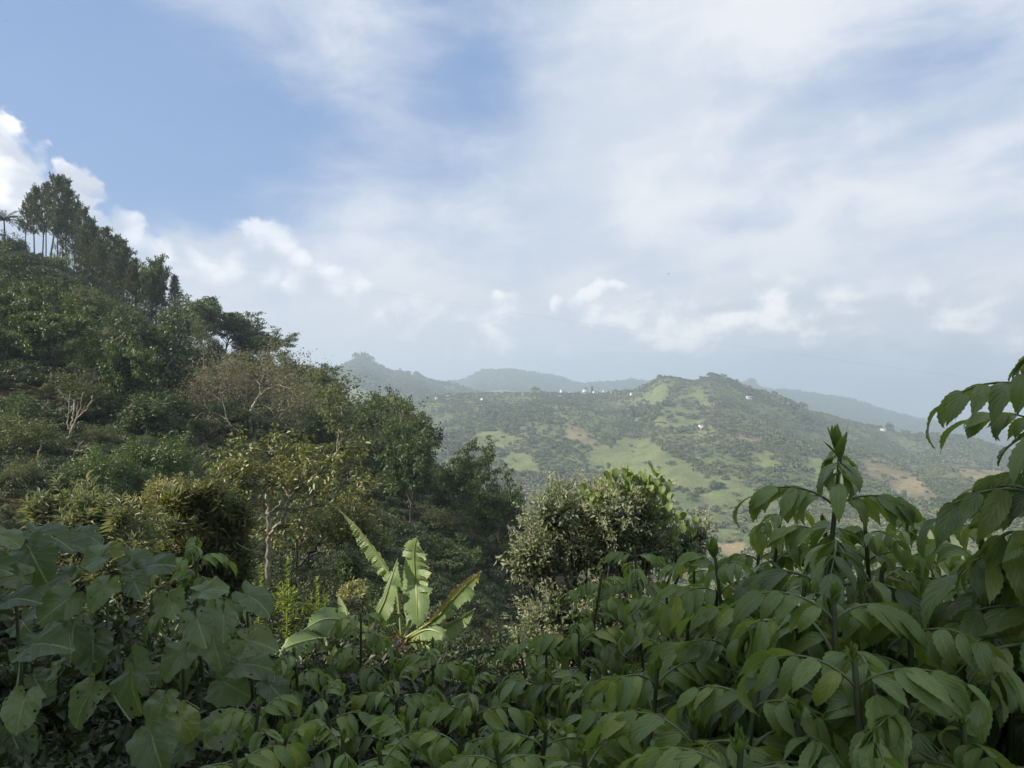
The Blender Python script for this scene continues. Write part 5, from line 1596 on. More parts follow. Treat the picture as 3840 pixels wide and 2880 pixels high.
def dahlia(i, u, v, D, ls, nodes, label, lean=(0, 0), turn=None):
    rng = np.random.RandomState(300 + i)
    top = P(u, v, D)
    fx, fy = top[0] + lean[0], top[1] + lean[1]
    foot = np.array([fx, fy, float(gz(fx, fy))])
    e = empty('pinnate_shrub', foot)
    tag(e, label, 'shrub', 'tall pinnate-leaved shrubs of the foreground')
    rel = top - foot
    n = 9; tt = np.linspace(0, 1, n)
    pts = rel[None, :] * tt[:, None]; pts[:, :2] += np.sin(tt * PI)[:, None] * rng.normal(size=2)[None, :] * .05
    r0 = .013 + .004 * ls
    o = obj('stem', Geo().tube(pts, np.linspace(r0, r0 * .42, n), 8).mesh('stem'), e, M['stem'])
    H = np.linalg.norm(rel)
    s = .02; ph = rng.rand() * 3 if turn is None else turn
    for k in range(nodes):
        s += (.045 + .06 * k ** .6) * ls * (.85 + .3 * rng.rand())
        f = 1 - s / H
        if f < .08: break
        fi = f * (n - 1); ii = int(fi); q = pts[ii] + (pts[ii + 1] - pts[ii]) * (fi - ii)
        g = Geo().tube([q - [0, 0, .008], q, q + [0, 0, .008]], [r0 * .8, r0 * 1.25, r0 * .8], 8, False)
        a0 = ph + k * PI / 2 + rng.normal() * .2
        size = ls * min(1.0, .64 + .13 * k) * (.9 + .25 * rng.rand())
        el = .75 - .16 * k + rng.normal() * .12
        for sd in (0, PI):
            a = a0 + sd + rng.normal() * .15
            sp, pl = LEAF_P[rng.randint(len(LEAF_P))]
            d = np.array([math.cos(a) * math.cos(el * .6), math.sin(a) * math.cos(el * .6), math.sin(el * .6)])
            lf = bpy.data.objects.new('leaf', sp); lf.parent = e
            lf.matrix_local = mat4(q, d, (0, 0, 1), size)
            COL.objects.link(lf)
            for (lq, ld, ln, lsz, vi) in pl:
                l = bpy.data.objects.new('leaflet', (LEAFLETS_Y if k < 2 or (k == 2 and rng.rand() < .5) else LEAFLETS)[vi]); l.parent = lf
                l.matrix_local = mat4(lq, ld + rng.normal(size=3) * .09, ln + rng.normal(size=3) * .12, lsz * (.8 + .32 * rng.rand()))
                COL.objects.link(l)
    t = obj('shoot_tip', TUFTS[i % 3], e)
    t.location = pts[-1] - np.array([0, 0, .03]); kk = ls * (.95 if i in (0, 1, 2, 16, 26, 37) else (.38 + .2 * rng.rand())); t.scale = (kk * .9, kk * .9, kk); t.rotation_euler = (rng.normal() * .1, rng.normal() * .1, rng.rand() * 6)
    return e


DAHLIAS = [  # x, y of the tip in the 2212-wide view, depth, leaf size, leaf pairs
    (1815, 985, 2.5, 1.12, 9), (1545, 1205, 3.0, 1.0, 6), (1868, 1125, 2.75, .95, 6), (1738, 1265, 2.2, .95, 6), (2060, 1235, 2.6, 1.0, 6), (1965, 1330, 1.95, 1.0, 6), (1845, 1420, 1.65, 1.0, 5),
    (2275, 735, 1.95, 1.05, 8), (2270, 1010, 2.2, 1.0, 6), (2262, 880, 2.05, 1.05, 6), (2300, 1130, 1.9, 1.05, 6), (1640, 1470, 1.9, 1.0, 5), (2080, 1560, 1.7, 1.0, 5), (1500, 1560, 1.85, .95, 5), (2190, 1430, 1.9, 1.0, 6), (1690, 1090, 3.2, 1.0, 6),
    (1440, 1290, 3.5, .95, 6), (1370, 1185, 4.6, .95, 6), (1300, 1245, 4.3, .95, 6), (1250, 1330, 3.9, .95, 5), (1490, 1330, 3.0, .95, 6), (1500, 1215, 4.1, .95, 6), (1960, 1130, 3.1, 1.0, 6),
    (1180, 1390, 4.2, .95, 6), (1350, 1450, 2.9, .95, 5), (1240, 1490, 2.9, .95, 5), (1015, 1480, 3.1, .95, 5), (1120, 1380, 4.8, .9, 5), (1420, 1440, 2.5, .95, 5), (1590, 1370, 2.6, .95, 6),
    (1000, 1580, 2.35, .95, 5), (1180, 1575, 2.3, .95, 5), (1330, 1590, 2.1, .95, 5), (1070, 1610, 2.0, .9, 4), (780, 1325, 4.7, .9, 6), (635, 1405, 4.2, .9, 6), (700, 1490, 3.3, .9, 5), (860, 1455, 3.6, .9, 5),
    (935, 1385, 4.5, .9, 5), (560, 1520, 3.0, .9, 5), (620, 1590, 2.6, .9, 5), (740, 1590, 2.5, .9, 5), (880, 1560, 2.7, .9, 5), (425, 1165, 4.6, .95, 7), (505, 1620, 2.4, .9, 4), (1720, 1540, 1.75, 1.0, 5),
    (1960, 1500, 1.6, 1.0, 5), (1600, 1620, 1.6, .95, 4), (2140, 1290, 2.9, 1.0, 6), (1410, 1560, 2.1, .95, 5), (1780, 1130, 2.9, 1.1, 6), (1640, 1180, 3.4, 1.05, 6), (1905, 1230, 2.4, 1.1, 6), (2030, 1120, 3.3, 1.05, 6), (1660, 1330, 2.4, 1.1, 6), (1800, 1290, 1.95, 1.15, 6), (2120, 1180, 2.4, 1.1, 6), (1550, 1280, 3.0, 1.05, 6), (2010, 1400, 2.1, 1.1, 6), (820, 1620, 2.2, .9, 4), (1260, 1620, 1.9, .9, 4),
]


def place_dahlias():
    rows = {'front': [], 'middle': [], 'back': []}
    for i, (x, y, D, ls, nd) in enumerate(DAHLIAS):
        rows['front' if D < 2.25 else 'middle' if D < 3.15 else 'back'].append((x, i))
    lab = {}
    special = {0: 'tallest pinnate-leaved shrub, its pointed tip standing against the far hill on the right', 7: 'dark pinnate-leaved shrub reaching in from the right edge against the sky',
               43: 'tall thin pinnate shoot rising out of the big heart-shaped leaves', 1: 'pinnate-leaved shrub with upright pale tip beside the grey shrub'}
    for nm, lst in rows.items():
        for k, (x, i) in enumerate(sorted(lst)):
            lab[i] = special.get(i) or 'green shrub with drooping toothed leaflets, %s from the left in the %s row' % (ORD[k], nm)
    for i, (x, y, D, ls, nd) in enumerate(DAHLIAS):
        dahlia(i, x * .46293, y * .46293, D, ls * (1.05 if D < 3.0 and x < 1650 else .92), nd, lab[i])


place_dahlias()


# ------------------------------------------------------------------ heart-leaved plants on the left
def heart_mesh(name, seed, holes):
    rng = np.random.RandomState(seed)
    nA, nR = 64, 13
    ph = np.linspace(-PI, PI, nA, endpoint=False) + PI / nA
    kn = np.array([0, 12, 30, 60, 90, 120, 145, 160, 170, 180]) * PI / 180
    kr = np.array([.80, .72, .62, .52, .47, .45, .44, .40, .30, .10])
    R = np.interp(np.abs(ph), kn, kr)
    R *= 1 + .035 * np.sin(ph * 9 + rng.rand() * 6) + .02 * rng.normal(size=nA)
    for _ in range(rng.randint(0, 3)):                                  # bites out of the edge
        c = rng.uniform(-2.2, 2.2); R *= 1 - (.10 + .16 * rng.rand()) * np.exp(-((ph - c) / .10) ** 2)
    rr = np.linspace(0, 1, nR + 1)[1:] ** .85
    x = np.sin(ph)[:, None] * R[:, None] * rr[None, :]; y = np.cos(ph)[:, None] * R[:, None] * rr[None, :]
    p1, p2 = rng.rand(2) * 6
    z = .075 * np.sin(3 * ph + p1)[:, None] * rr ** 2 + .045 * np.sin(6 * ph + p2)[:, None] * rr ** 2 - .38 * y * np.abs(y) - .22 * x * x + .16 * np.abs(x) * (rr[None, :] < 2)
    V = np.stack([x, y, z], -1).reshape(-1, 3)
    V = np.concatenate([V, [[0, 0, 0]]])
    i = np.arange(nA)[:, None]; j = np.arange(nR - 1)[None, :]; k = (i + 1) % nA
    Q = np.stack([i * nR + j, i * nR + j + 1, k * nR + j + 1, k * nR + j], -1)
    keep = np.ones((nA, nR - 1), bool)
    keep[nA - 1, 3:] = False                                            # the notch at the stalk
    for _ in range(holes):
        a, b = rng.randint(2, nA - 3), rng.randint(4, nR - 2)
        keep[a:a + rng.randint(1, 3), b:b + rng.randint(1, 3)] = False
    Q = Q[keep].reshape(-1, 4)
    V[:-1] += rng.normal(size=(len(V) - 1, 3)) * .004
    T = np.stack([np.full(nA, len(V) - 1), np.arange(nA) * nR, ((np.arange(nA) + 1) % nA) * nR], -1)[:-1]
    U = np.stack([.5 + V[:, 0] / .98, (V[:, 1] + .45) / 1.25], 1)
    me = make_mesh(name, V, Q, T, U, True)
    me.materials.append(M['heart'])
    return me


HEARTS = [heart_mesh('heart_leaf', 400 + k, [3, 0, 8, 5, 12, 2, 6, 1][k]) for k in range(8)]
HL = [  # centre x, y, length in the enlarged lower-left view, tip direction in the picture (0 right, 90 down), how far it faces us (1 full face, 0 edge on), depth
    (655, 520, 300, 100, .8, 3.5), (390, 600, 330, 135, .75, 3.5), (880, 475, 220, 65, .7, 3.6), (250, 850, 430, 18, .55, 3.2), (545, 1230, 370, 112, .85, 3.1), (850, 1100, 400, 48, .75, 3.2),
    (140, 1270, 320, 95, .75, 3.0), (1000, 1520, 340, 65, .85, 2.9), (1200, 1370, 300, 40, .75, 3.1), (1040, 1280, 250, 95, .7, 3.3), (1290, 740, 290, 72, .75, 3.6), (1450, 700, 210, 95, .6, 3.7),
    (1650, 840, 320, 20, .5, 3.8), (1650, 565, 320, 45, .55, 4.0), (590, 310, 400, 172, .35, 3.7), (700, 250, 230, 10, .45, 3.8), (220, 300, 340, 60, .6, 3.6), (90, 420, 260, 150, .6, 3.5),
    (230, 500, 240, 30, .5, 3.7), (290, 140, 360, 8, .22, 3.8), (470, 210, 300, 5, .2, 3.9), (35, 160, 220, 40, .35, 3.4), (570, 150, 220, 0, .3, 4.1), (980, 345, 300, 8, .3, 3.9), (900, 310, 240, 350, .35, 4.0),
    (1340, 505, 240, 5, .4, 4.0), (1100, 590, 250, 60, .6, 3.8), (90, 560, 270, 12, .3, 3.3), (470, 800, 320, 95, .7, 4.0), (600, 900, 280, 80, .6, 4.1), (1400, 890, 300, 80, .7, 4.0),
    (1480, 1120, 320, 30, .6, 4.0), (1600, 985, 300, 15, .4, 4.0), (340, 1040, 220, 120, .6, 3.6), (1450, 1410, 320, 165, .55, 3.3), (1660, 1430, 280, 110, .6, 3.3), (780, 1330, 260, 20, .5, 3.6),
    (40, 1050, 280, 100, .5, 3.2), (380, 420, 240, 120, .5, 4.0), (800, 700, 260, 100, .6, 4.2), (1000, 760, 280, 70, .6, 4.2), (1150, 950, 280, 100, .6, 4.1), (300, 1420, 300, 70, .6, 3.3), (650, 1480, 300, 100, .6, 3.4),
    (100, 1500, 320, 60, .6, 3.1), (1540, 1590, 260, 170, .5, 3.0), (1250, 1180, 260, 95, .6, 3.9), (150, 720, 280, 40, .45, 3.9), (760, 200, 240, 355, .25, 4.2), (120, 100, 260, 10, .25, 3.9), (1150, 1560, 280, 120, .6, 3.2),
    (860, 1420, 260, 80, .6, 3.7), (520, 1020, 240, 60, .55, 3.9), (1780, 1150, 280, 60, .5, 3.9), (1320, 330, 200, 20, .3, 4.3), (-60, 700, 300, 30, .5, 3.3), (-80, 350, 320, 20, .5, 3.4), (-60, 1350, 320, 20, .6, 3.0),
    (700, 1000, 260, 140, .6, 4.3), (950, 1080, 260, 60, .6, 4.3), (1380, 1250, 240, 100, .6, 3.9), (420, 1550, 280, 90, .6, 3.3), (250, 1120, 260, 60, .6, 3.9), (820, 1560, 260, 110, .6, 3.4),
]


HL = HL[:36] + HL[38::3]


def px5(x, y): return x / 1.728 / 3.75, (1920 + y / 1.728) / 3.75


def heart_plants():
    rng = np.random.RandomState(77)
    stems = [(-150, 3.5, 'leftmost big-leaved plant, cut off by the left edge'), (150, 3.7, 'big-leaved plant by the left edge with pale arching top leaf'), (480, 3.9, 'big-leaved plant with the most insect-bitten heart-shaped leaves'),
             (800, 4.2, 'big-leaved plant behind the bitten leaves, right of centre left'), (1150, 4.2, 'big-leaved plant beside the tall thin pinnate shoot'), (1500, 4.3, 'rightmost big-leaved plant next to the banana'),
             (300, 3.3, 'low big-leaved plant at the bottom left corner'), (1000, 3.3, 'low big-leaved plant at the bottom, right of the corner one')]
    plants = []
    for k, (x, D, lab) in enumerate(stems):
        low = k >= 6
        top = P(*px5(x, 1150 if low else 640), D)
        top[1] += .3; f = np.array([top[0], D + .3, float(gz(top[0], D + .3))])
        e = empty('heart_leaved_plant', f)
        tag(e, 'shaded ' + lab, 'plant', 'heart-leaved plants on the left')
        rel = top - f; n = 8; tt = np.linspace(0, 1, n); pts = rel[None] * tt[:, None]; pts[:, :2] += np.sin(tt * 4)[:, None] * rng.normal(size=2)[None] * .04
        obj('stem', Geo().tube(pts, np.linspace(.016, .008, n), 8).mesh('stem'), e, M['stem'])
        plants.append((e, f, pts))
    for i, (x, y, ln, ang, face, D) in enumerate(HL):
        c = P(*px5(x, y), D); L = ln / 1.728 / 3.75 / F * D * (.74 + .2 * rng.rand())
        a = math.radians(ang)
        # tip direction: in the picture plane by angle, tipped towards us when the leaf lies level
        inpl = np.array([math.cos(a), 0, -math.sin(a)])
        face = .25 + .75 * face
        nr = unit(np.array([rng.normal() * .45, -face * (.7 + .6 * rng.rand()), math.sqrt(max(0, 1 - face * face)) + .15 + .15 * rng.rand()]))
        d = unit(inpl - nr * (inpl @ nr))
        k = min(range(len(plants)), key=lambda q: abs(plants[q][1][0] - c[0]) + abs(plants[q][1][1] - c[1]) + (.5 if (q >= 6) != (y > 1000) else 0))
        e, f, pts = plants[k]
        base = c - d * L * .18 - f
        lf = bpy.data.objects.new('leaf', HEARTS[i % 8]); lf.parent = e
        lf.matrix_local = mat4(base, d, nr, L / 1.0)
        COL.objects.link(lf)
        # stalk from the stem to the leaf, in the leaf's own space
        zz = base[2] - .10 - .12 * rng.rand(); zs = np.clip(zz, pts[0][2] + .2, pts[-1][2]); q = np.array([np.interp(zs, pts[:, 2], pts[:, 0]), np.interp(zs, pts[:, 2], pts[:, 1]), zs])
        mid = base - nr * .15 + np.array([0, .06, -.04])
        inv = lf.matrix_local.inverted()
        tt = np.linspace(0, 1, 7)[:, None]
        cur = (1 - tt) ** 2 * q + 2 * tt * (1 - tt) * mid + tt ** 2 * (base - nr * .004)
        loc = np.array([inv @ Vector(p) for p in cur])
        obj('petiole', Geo().tube(loc, np.linspace(.0042, .0026, 7) / L, 6).mesh('petiole'), lf, M['rachis'])


heart_plants()


# ------------------------------------------------------------------ middle-ground shrubs
def shrub_crown(g, rng, centers, n, L, W, fold=.2, droop=.2):
    """centers: (x, y, z, rx, ry, rz) lobes"""
    c = np.array(centers); wgt = c[:, 3] * c[:, 5]; k = rng.choice(len(c), n, p=wgt / wgt.sum())
    dr = rand_dirs(rng, n)
    C = c[k, :3] + dr * c[k, 3:] * (rng.rand(n) ** .45)[:, None]
    d = unit(dr * .7 + rng.normal(size=(n, 3)) * .6 + np.array([0, 0, .1 - droop]))
    nr = unit(rng.normal(size=(n, 3)) * .5 + np.array([0, -.2, 1]))
    s = .6 + .7 * rng.rand(n)
    g.leaves(C, d, nr, L * s, W * s, fold=fold, curl=.2)
    return C, k


def px6(x, y): return (2100 + x / 3.318) / 3.75, (1700 + y / 3.318) / 3.75


def sprig_shrub(name, D, lobes, nspr, L, W, label, mat, seed_mat=None, stem_m=None, up=.35, depth=.8, to_px=px6, seed=0, base_px=None, cat='shrub', nleaf=15, slen=.34, group=None):
    """a shrub made of leafy sprigs: stems from one base, a sprig = twig with leaves spiralling along it (and a pale seed head at its tip)"""
    rng = np.random.RandomState(500 + seed)
    c0 = P(*to_px(*base_px), D)
    base = np.array([c0[0], c0[1], float(gz(c0[0], c0[1]))])
    e = empty(name, base); tag(e, label, cat, group)
    wood = Geo(); cr = Geo(); sd = Geo()
    lob = []
    for (x, y, rx, ry) in lobes:
        p = P(*to_px(x, y), D + rng.normal() * .25) - base
        lob.append((p, np.array([rx, rx * depth, ry]) / (3.318 * 3.75 if to_px is px6 else 1.728 * 3.75) * D / F))
    if name != 'leafy_spike':
        lob += [(np.array([p[0] * .85, p[1] * .85, p[2] * f]), r * np.array([1.0, 1.0, 1.1])) for p, r in lob for f in (.62, .3) if p[2] * f > r[2] * .3]
        nspr = int(nspr * 1.9)
    for p, r in lob:
        m = np.array([p[0] * .4 + rng.normal() * .1, p[1] * .4, p[2] * .45])
        tt = np.linspace(0, 1, 8)[:, None]; cur = (1 - tt) ** 2 * np.array([rng.normal() * .08, rng.normal() * .08, -.1]) + 2 * tt * (1 - tt) * m + tt ** 2 * p
        wood.tube(cur, np.linspace(.035, .012, 8), 6)
    wg = np.array([r[0] * r[2] for _, r in lob]); ks = rng.choice(len(lob), nspr, p=wg / wg.sum())
    for k in ks:
        p, r = lob[k]
        dr = unit(rng.normal(size=3)); dr[2] = abs(dr[2]) if rng.rand() < .7 else dr[2]
        f = rng.rand() ** .4
        q = p + dr * r * f
        d = unit(dr * .6 + np.array([0, -.05, up]) + rng.normal(size=3) * .35)
        ll = slen * (.6 + .7 * rng.rand())
        st = q - d * ll * .5
        wood.tube([st, st + d * ll * .5 + rng.normal(size=3) * .01, st + d * ll], [.005, .004, .002], 3, False)
        h = (np.arange(nleaf) + rng.rand(nleaf)) / nleaf; a = np.arange(nleaf) * 2.399 + rng.rand() * 6
        s1 = unit(np.cross(d, [.3, .5, .81])); s2 = np.cross(d, s1)
        rad = np.cos(a)[:, None] * s1 + np.sin(a)[:, None] * s2
        ld = unit(rad * (.95 - .45 * h)[:, None] + d * (.35 + .5 * h)[:, None] + np.array([0, 0, -.15]) + rng.normal(size=(nleaf, 3)) * .15)
        sz = (1 - .45 * h) * (.75 + .5 * rng.rand(nleaf))
        cr.leaves(st + d * (ll * h)[:, None], ld, unit(d * .7 - rad * .2 + rng.normal(size=(nleaf, 3)) * .2), L * sz, W * sz, fold=.22, curl=.18)
        if seed_mat is not None and f > .7 and rng.rand() < .3 and dr[2] > -.1:
            m2 = 16; e2 = st + d * ll
            sd.leaves(e2 + rng.normal(size=(m2, 3)) * .028 + d * .03, unit(d + rng.normal(size=(m2, 3)) * .7), rand_dirs(rng, m2), .035 + .02 * rng.rand(m2), .014)
    obj('branches', wood.mesh(name + '_branches'), e, M['dark_bark'])
    obj('crown', cr.mesh(name + '_crown', smooth=False), e, mat)
    if seed_mat is not None and sd.n: tag(obj('seed_heads', sd.mesh(name + '_seed_heads', smooth=False), e, seed_mat), kind='stuff')
    return e


sprig_shrub('grey_shrub', 8.2, [(20, 560, 120, 130), (-60, 800, 230, 200), (150, 950, 240, 220), (640, 640, 220, 170), (700, 820, 260, 190), (980, 780, 250, 200), (560, 1050, 280, 220), (900, 1080, 300, 210), (1230, 900, 180, 170),
                                (-260, 1020, 200, 170), (-330, 1230, 230, 190), (150, 1300, 320, 200), (600, 1300, 320, 190), (1000, 560, 170, 120), (-120, 1330, 260, 180), (330, 700, 150, 150), (1680, 1080, 150, 130), (1500, 1200, 220, 150),
                                (-420, 1450, 230, 170), (1130, 1250, 260, 180)], 1700, .105, .044,
            'grey-green bushy shrub with pale seed heads in front of the valley', M['grey_shrub'], M['seed'], None, .5, .7, px6, 1, (350, 1700), slen=.46)
# climbing leaves on top of the grey shrub, large enough to tell apart
def vine():
    rng = np.random.RandomState(9)
    D = 7.9
    b = P(*px6(950, 1500), D); b[2] = float(gz(b[0], b[1]))
    e = empty('climbing_vine', b); tag(e, 'light green drooping vine leaves over the top of the grey shrub', 'vine')
    sprays = [((620, 170), (590, 340)), ((840, 150), (830, 330)), ((1060, 190), (1050, 350)), ((1200, 330), (1180, 430)), ((380, 470), (400, 650)), ((560, 390), (640, 480)), ((720, 370), (720, 450)), ((900, 400), (900, 480)),
              ((1330, 560), (1300, 680)), ((1430, 720), (1400, 830)), ((1500, 850), (1500, 960)), ((480, 430), (500, 560)), ((1120, 260), (1130, 420)), ((980, 300), (970, 440))]
    root = np.array([0, 0, 0.0])
    for i, (a, c) in enumerate(sprays):
        A = P(*px6(*a), D + rng.normal() * .1) - b; C = P(*px6(*c), D + rng.normal() * .1) - b
        tt = np.linspace(0, 1, 10)[:, None]; m = np.array([A[0] * .7, .15, C[2] * .6])
        cur = (1 - tt) ** 2 * root + 2 * tt * (1 - tt) * m + tt ** 2 * A
        obj('tendril', Geo().tube(cur, np.linspace(.012, .004, 10), 5).mesh('tendril'), e, M['rachis'])
        for k in range(13):
            f = k / 12; q = A * (1 - f) + C * f + rng.normal(size=3) * np.array([.10, .08, .04])
            l = bpy.data.objects.new('leaf', VINE[k % 3]); l.parent = e
            an = rng.rand() * 6.28
            l.matrix_local = mat4(q, (math.cos(an) * .5, math.sin(an) * .5 - .15, -.75), (math.cos(an) * .8, math.sin(an) * .8 - .3, .6),   .085 + .045 * rng.rand())
            COL.objects.link(l)


VINE = [leaflet_mesh('vine_leaf', 40 + k, .72, 8, .9, False) for k in range(3)]
for me in VINE: me.materials.append(M['vine'])
vine()

pl2 = lambda x, y: (x * K, 373.33 + y * K)
# silver rosette shrubs above the big leaves
SIL = [(330, 930, 130, 'silver-leaved shrub with upright rosettes above the big leaves, leftmost'), (480, 850, 180, 'tallest silver-leaved shrub with upright rosettes'), (620, 900, 130, 'silver-leaved shrub right of the tallest one'),
       (700, 980, 110, 'small silver-leaved rosette shrub next to the golden clump'), (540, 1010, 120, 'low silver-leaved rosette shrub just above the big leaves'), (900, 1020, 170, 'pale rosette shrub below the golden clump')]
for i, (x, y, r, lab) in enumerate(SIL):
    sprig_shrub('silver_shrub', 11.0 - .4 * (i % 3), [(x - r * .5, y, r * .6, r * .7), (x + r * .4, y + 10, r * .6, r * .7), (x, y + r * .7, r * .8, r * .5)], 46, .24, .05, lab, M['silver'], None, None, .9, .9, pl2, 20 + i, (x, y + 330), nleaf=18, slen=.34, group='silver shrubs above the big leaves')
# golden clump with hanging lance leaves
CL = [(1130, 900, 150, 170, 'gold-tipped shrub of hanging lance leaves right of the silver shrubs'), (1330, 870, 170, 190, 'widest lance-leaved shrub, with reddish new leaves'), (1500, 960, 120, 200, 'dark lance-leaved shrub left of the slim forked trunk'),
      (1250, 1050, 220, 130, 'dark lance-leaved shrub at the foot of the golden clump')]
for i, (x, y, rx, ry, lab) in enumerate(CL):
    sprig_shrub('lance_leaved_shrub', 14.0 + .5 * i, [(x - rx * .5, y, rx * .6, ry * .7), (x + rx * .5, y, rx * .6, ry * .7), (x, y - ry * .4, rx * .7, ry * .6), (x, y + ry * .6, rx, ry * .5)], 130, .26, .06, lab,
                M['lance'] if i != 0 else M['gold'], M['seed'] if i < 2 else None, None, -.1, .8, pl2, 40 + i, (x, y + 420), nleaf=14, slen=.4, group='lance-leaved shrubs')
# bright cream-green flowering heads beside the clump
for i, (x, y, r, lab) in enumerate([(1120, 760, 120, 'cream flowering shrub behind the golden clump'), (1000, 800, 110, 'pale green shrub left of the cream flowering one'), (1370, 790, 90, 'lime shrub on top of the golden clump')]):
    sprig_shrub('flowering_shrub', 17.0, [(x, y, r, r * .8), (x - r * .5, y + r * .4, r * .8, r * .6), (x + r * .5, y + r * .4, r * .8, r * .6)], 70, .17, .05, lab, M['cream'] if i < 2 else M['lime'], M['seed'], None, .4, .8, pl2, 60 + i, (x, y + 400), nleaf=14, slen=.35)
# lime spikes between the clump and the banana
for i, (x, y0, y1, lab) in enumerate([(1690, 1240, 1420, 'short lime-green leafy spike below the slim forked trunk'), (1860, 1200, 1460, 'tall lime-green leafy spike left of the banana'), (2050, 1330, 1520, 'leaning lime-green leafy spike nearest the banana')]):
    D = 8.8; a = P(*pl2(x, y0), D); b = P(*pl2(x - 40 + 30 * i, y1 + 300), D); b[2] = float(gz(b[0], b[1]))
    e = empty('leafy_spike', b); tag(e, lab, 'plant', 'lime spikes by the banana'); rel = a - b
    rng = np.random.RandomState(i); g = Geo(); st = Geo().tube([(0, 0, -.1), rel * .5 + [.02, 0, 0], rel], [.012, .008, .003], 5)
    m = 150; h = .45 + .55 * rng.rand(m); an = np.arange(m) * 2.399
    g.leaves(rel[None] * h[:, None], unit(np.stack([np.cos(an), np.sin(an), .5 + .4 * h], 1)), np.tile([0, 0, 1.0], (m, 1)), .10 * (1.25 - .7 * h), .03, .2)
    obj('stem', st.mesh('stem'), e, M['stem']); obj('leaves', g.mesh('spike_leaves', smooth=False), e, M['lime'])
    sprig_shrub('lime_shrub', 9.2 + .2 * i, [(x, y1 + 40, 80, 90), (x + 60, y1 + 120, 80, 60)], 34, .12, .035, lab.replace('leafy spike', 'bush at the foot of the spike').replace('short ', 'small ').replace('tall ', 'fuller ').replace('leaning ', 'scrubby '), M['lime'] if i else M['olive'], None, None, .6, .8, pl2, 80 + i, (x, y1 + 250), nleaf=12, slen=.28, group='bushes under the lime spikes')
# cream bush and reddish plants near the banana
pb2 = lambda x, y: ((960 + x / 1.659) / 3.75, (1880 + y / 1.659) / 3.75)
for i, (x, y, r, D, mt, lab) in enumerate([(610, 570, 75, 20, 'cream', 'cream-leaved round bush behind the short left banana leaf'), (720, 600, 70, 21, 'bushy', 'dusky bush between the cream bush and the banana'), (590, 390, 70, 24, 'bushy', 'small layered tree with reddish stem left of the banana')]):
    sprig_shrub('round_bush', D, [(x, y, r, r * .8), (x - r * .4, y + r * .4, r * .7, r * .6), (x + r * .4, y + r * .4, r * .7, r * .6)], 90, .20, .09, lab, M[mt], None, None, .3, .9, pb2, 100 + i, (x, y + 240), nleaf=12, slen=.4)
for i, (x, y, D, lab) in enumerate([(860, 950, 7.6, 'reddish flowering plant at the foot of the banana'), (600, 1180, 6.2, 'reddish flowering plant left of the banana foot among the green shrubs')]):
    sprig_shrub('red_flower_plant', D, [(x, y, 60, 70), (x + 40, y + 60, 60, 60)], 40, .10, .02, lab, M['red_flower'], None, None, .3, .9, pb2, 110 + i, (x, y + 200), nleaf=14, slen=.2)


# ------------------------------------------------------------------ dim growth under and between the foreground plants
def understory():
    rng = np.random.RandomState(23)
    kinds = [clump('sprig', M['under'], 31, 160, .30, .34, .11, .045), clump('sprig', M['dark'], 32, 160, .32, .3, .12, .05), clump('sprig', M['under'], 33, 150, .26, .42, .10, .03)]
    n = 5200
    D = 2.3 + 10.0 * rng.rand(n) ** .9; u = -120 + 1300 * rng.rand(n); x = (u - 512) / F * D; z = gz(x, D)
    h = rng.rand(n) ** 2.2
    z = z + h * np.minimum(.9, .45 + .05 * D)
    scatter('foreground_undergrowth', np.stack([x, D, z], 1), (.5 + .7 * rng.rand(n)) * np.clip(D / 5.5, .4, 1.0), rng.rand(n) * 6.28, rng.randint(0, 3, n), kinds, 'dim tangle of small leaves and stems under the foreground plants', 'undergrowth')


understory()


# ------------------------------------------------------------------ unseen house added left of the view to shade the foreground
def shade_house():
    e = empty('shade_house', (0, 0, -2.6)); tag(e, 'unseen house added just outside the view on the left to shade the foreground', 'house')
    x0, x1, y0, y1, h = -14.0, -5.6, -12.0, 3.4, 8.5
    obj('wall', Geo().box((x0, y0, -1), (x1, y1, h)).mesh('shade_house_wall', smooth=False), e, M['white_wall'])  # blocks the sun from the foreground plants; white to bounce some sky light
    g = Geo(); g.box((x0 - .6, y0 - .6, h + .002), (x1 + .6, y1 + .5, h + .25)); obj('roof', g.mesh('shade_house_roof', smooth=False), e, M['tin'])
    for k in range(4):
        for f in range(3):
            y = y0 + 1.6 + k * 3.2; z = 1.2 + f * 3.0
            w = obj('window', Geo().box((x1 - .04, y - .55, z), (x1 + .05, y + .55, z + 1.2)).mesh('shade_house_window', smooth=False), e, M['window'])
            obj('sill', Geo().box((x1 + .0005, y - .7, z - .1), (x1 + .12, y + .7, z - .003)).mesh('shade_house_sill', smooth=False), w, M['tin'])


shade_house()


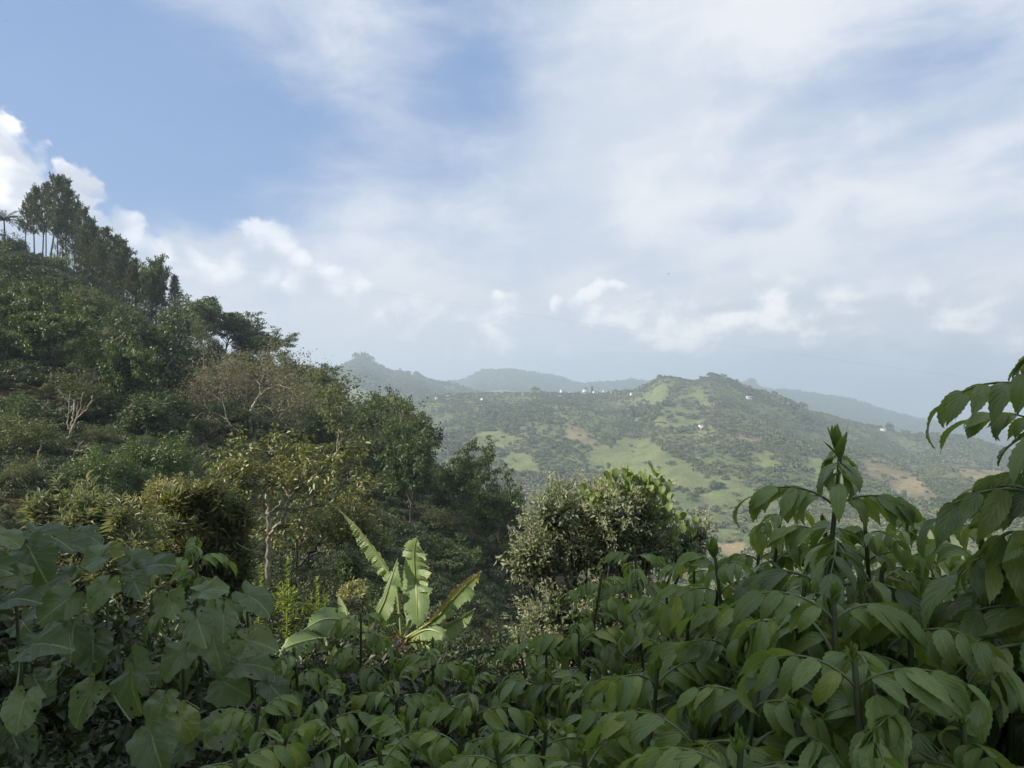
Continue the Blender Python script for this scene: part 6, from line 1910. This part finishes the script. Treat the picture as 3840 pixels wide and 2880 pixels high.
# ------------------------------------------------------------------ birds and the cable
def bird(loc, s, rz, label):
    e = empty('bird', loc, rz); e.scale = (s, s, s); tag(e, label, 'bird', 'birds in flight')
    t = np.linspace(0, 1, 9); r = .05 * np.sin(t * PI) ** .6 + .004
    obj('body', Geo().tube(np.stack([0 * t, t * .42 - .2, .01 * np.sin(t * 3)], 1), r, 8).mesh('bird_body'), e, M['bird'])
    for sd in (-1, 1):
        V = [(0.02 * sd, -.06, .02), (0.02 * sd, .08, .02), (.28 * sd, .10, .12), (.26 * sd, -.07, .11), (.55 * sd, .0, .06), (.50 * sd, -.08, .05)]
        V = V + [(x, y, z - .012) for x, y, z in V]
        obj('wing', make_mesh('bird_wing', V, [(0, 1, 2, 3), (3, 2, 4, 5), (6, 9, 8, 7), (9, 11, 10, 8), (0, 6, 7, 1), (1, 7, 8, 2), (2, 8, 10, 4), (4, 10, 11, 5), (5, 11, 9, 3), (3, 9, 6, 0)]), e, M['bird'])
    obj('tail', make_mesh('bird_tail', [(-.02, -.19, .01), (.02, -.19, .01), (.06, -.34, .01), (-.06, -.34, .01), (-.02, -.19, 0), (.02, -.19, 0), (.06, -.34, 0), (-.06, -.34, 0)],
                          [(0, 1, 2, 3), (7, 6, 5, 4), (0, 4, 5, 1), (1, 5, 6, 2), (2, 6, 7, 3), (3, 7, 4, 0)]), e, M['bird'])


bird(P(668.5, 274, 190), 1.15, .8, 'dark bird flying before the cloud in the middle of the sky')
bird(P(6.5, 21, 230), 1.0, -.6, 'tiny dark bird in the blue at the top left corner')


def pole(base, h, label):
    e = empty('utility_pole', base); tag(e, label, 'pole', 'poles of the cable')
    obj('shaft', Geo().tube([(0, 0, -1), (0, 0, h)], [.16, .11], 10).mesh('pole_shaft'), e, M['bark'])
    obj('crossarm', Geo().box((-.06, -.9, h - .6), (.06, .9, h - .48)).mesh('pole_arm', smooth=False), e, M['bark'])
    return np.array(base) + np.array([0, 0, h - .35])


bx, by = P(46, 384, 156)[0], 156.0
pa = pole((bx, by, float(gz(bx, by))), 11.0, 'weathered cable pole half hidden in the ridge pines')
qx, qy = P(1180, 384, 120)[0], 120.0
zq = (384 - 404) / F * qy
pz = float(gz(qx, qy)); pb = pole((qx, qy, pz), zq - pz + .35, 'tall cable pole on the slope beyond the right edge')
tt = np.linspace(0, 1, 60)[:, None]
cab = pa * (1 - tt) + pb * tt; cab[:, 2] -= 4 * 2.0 * (tt * (1 - tt))[:, 0]
tag(obj('overhead_cable', Geo().tube(cab, .0045, 4).mesh('overhead_cable'), None, M['cable']), 'thin overhead cable slanting across the clouds on the right', 'cable')


# ------------------------------------------------------------------ haze in the valley air
def haze():
    me = bpy.data.objects['terrain'].data                          # closed box round all the land, its top above the highest tree
    co = np.empty(len(me.vertices) * 3, np.float32); me.vertices.foreach_get('co', co); co = co.reshape(-1, 3)
    lo, hi = co.min(0), co.max(0)
    g = Geo().box((lo[0] - 60, lo[1] - 60, lo[2] - 1.0), (hi[0] + 60, hi[1] + 60, max(hi[2] + 40, 150.0)))
    m, t = new_mat('haze')
    out = t.node('ShaderNodeOutputMaterial')
    v = t.node('ShaderNodeVolumePrincipled')
    v.inputs['Color'].default_value = (0.68, 0.84, 1.0, 1)
    v.inputs['Density'].default_value = HAZE
    v.inputs['Anisotropy'].default_value = 0.2
    m.node_tree.links.new(v.outputs[0], out.inputs['Volume'])
    tag(obj('haze', g.mesh('haze', smooth=False), None, m), 'thin pale haze filling the valley air', 'haze', kind='stuff')


HAZE = 0.00031
haze()
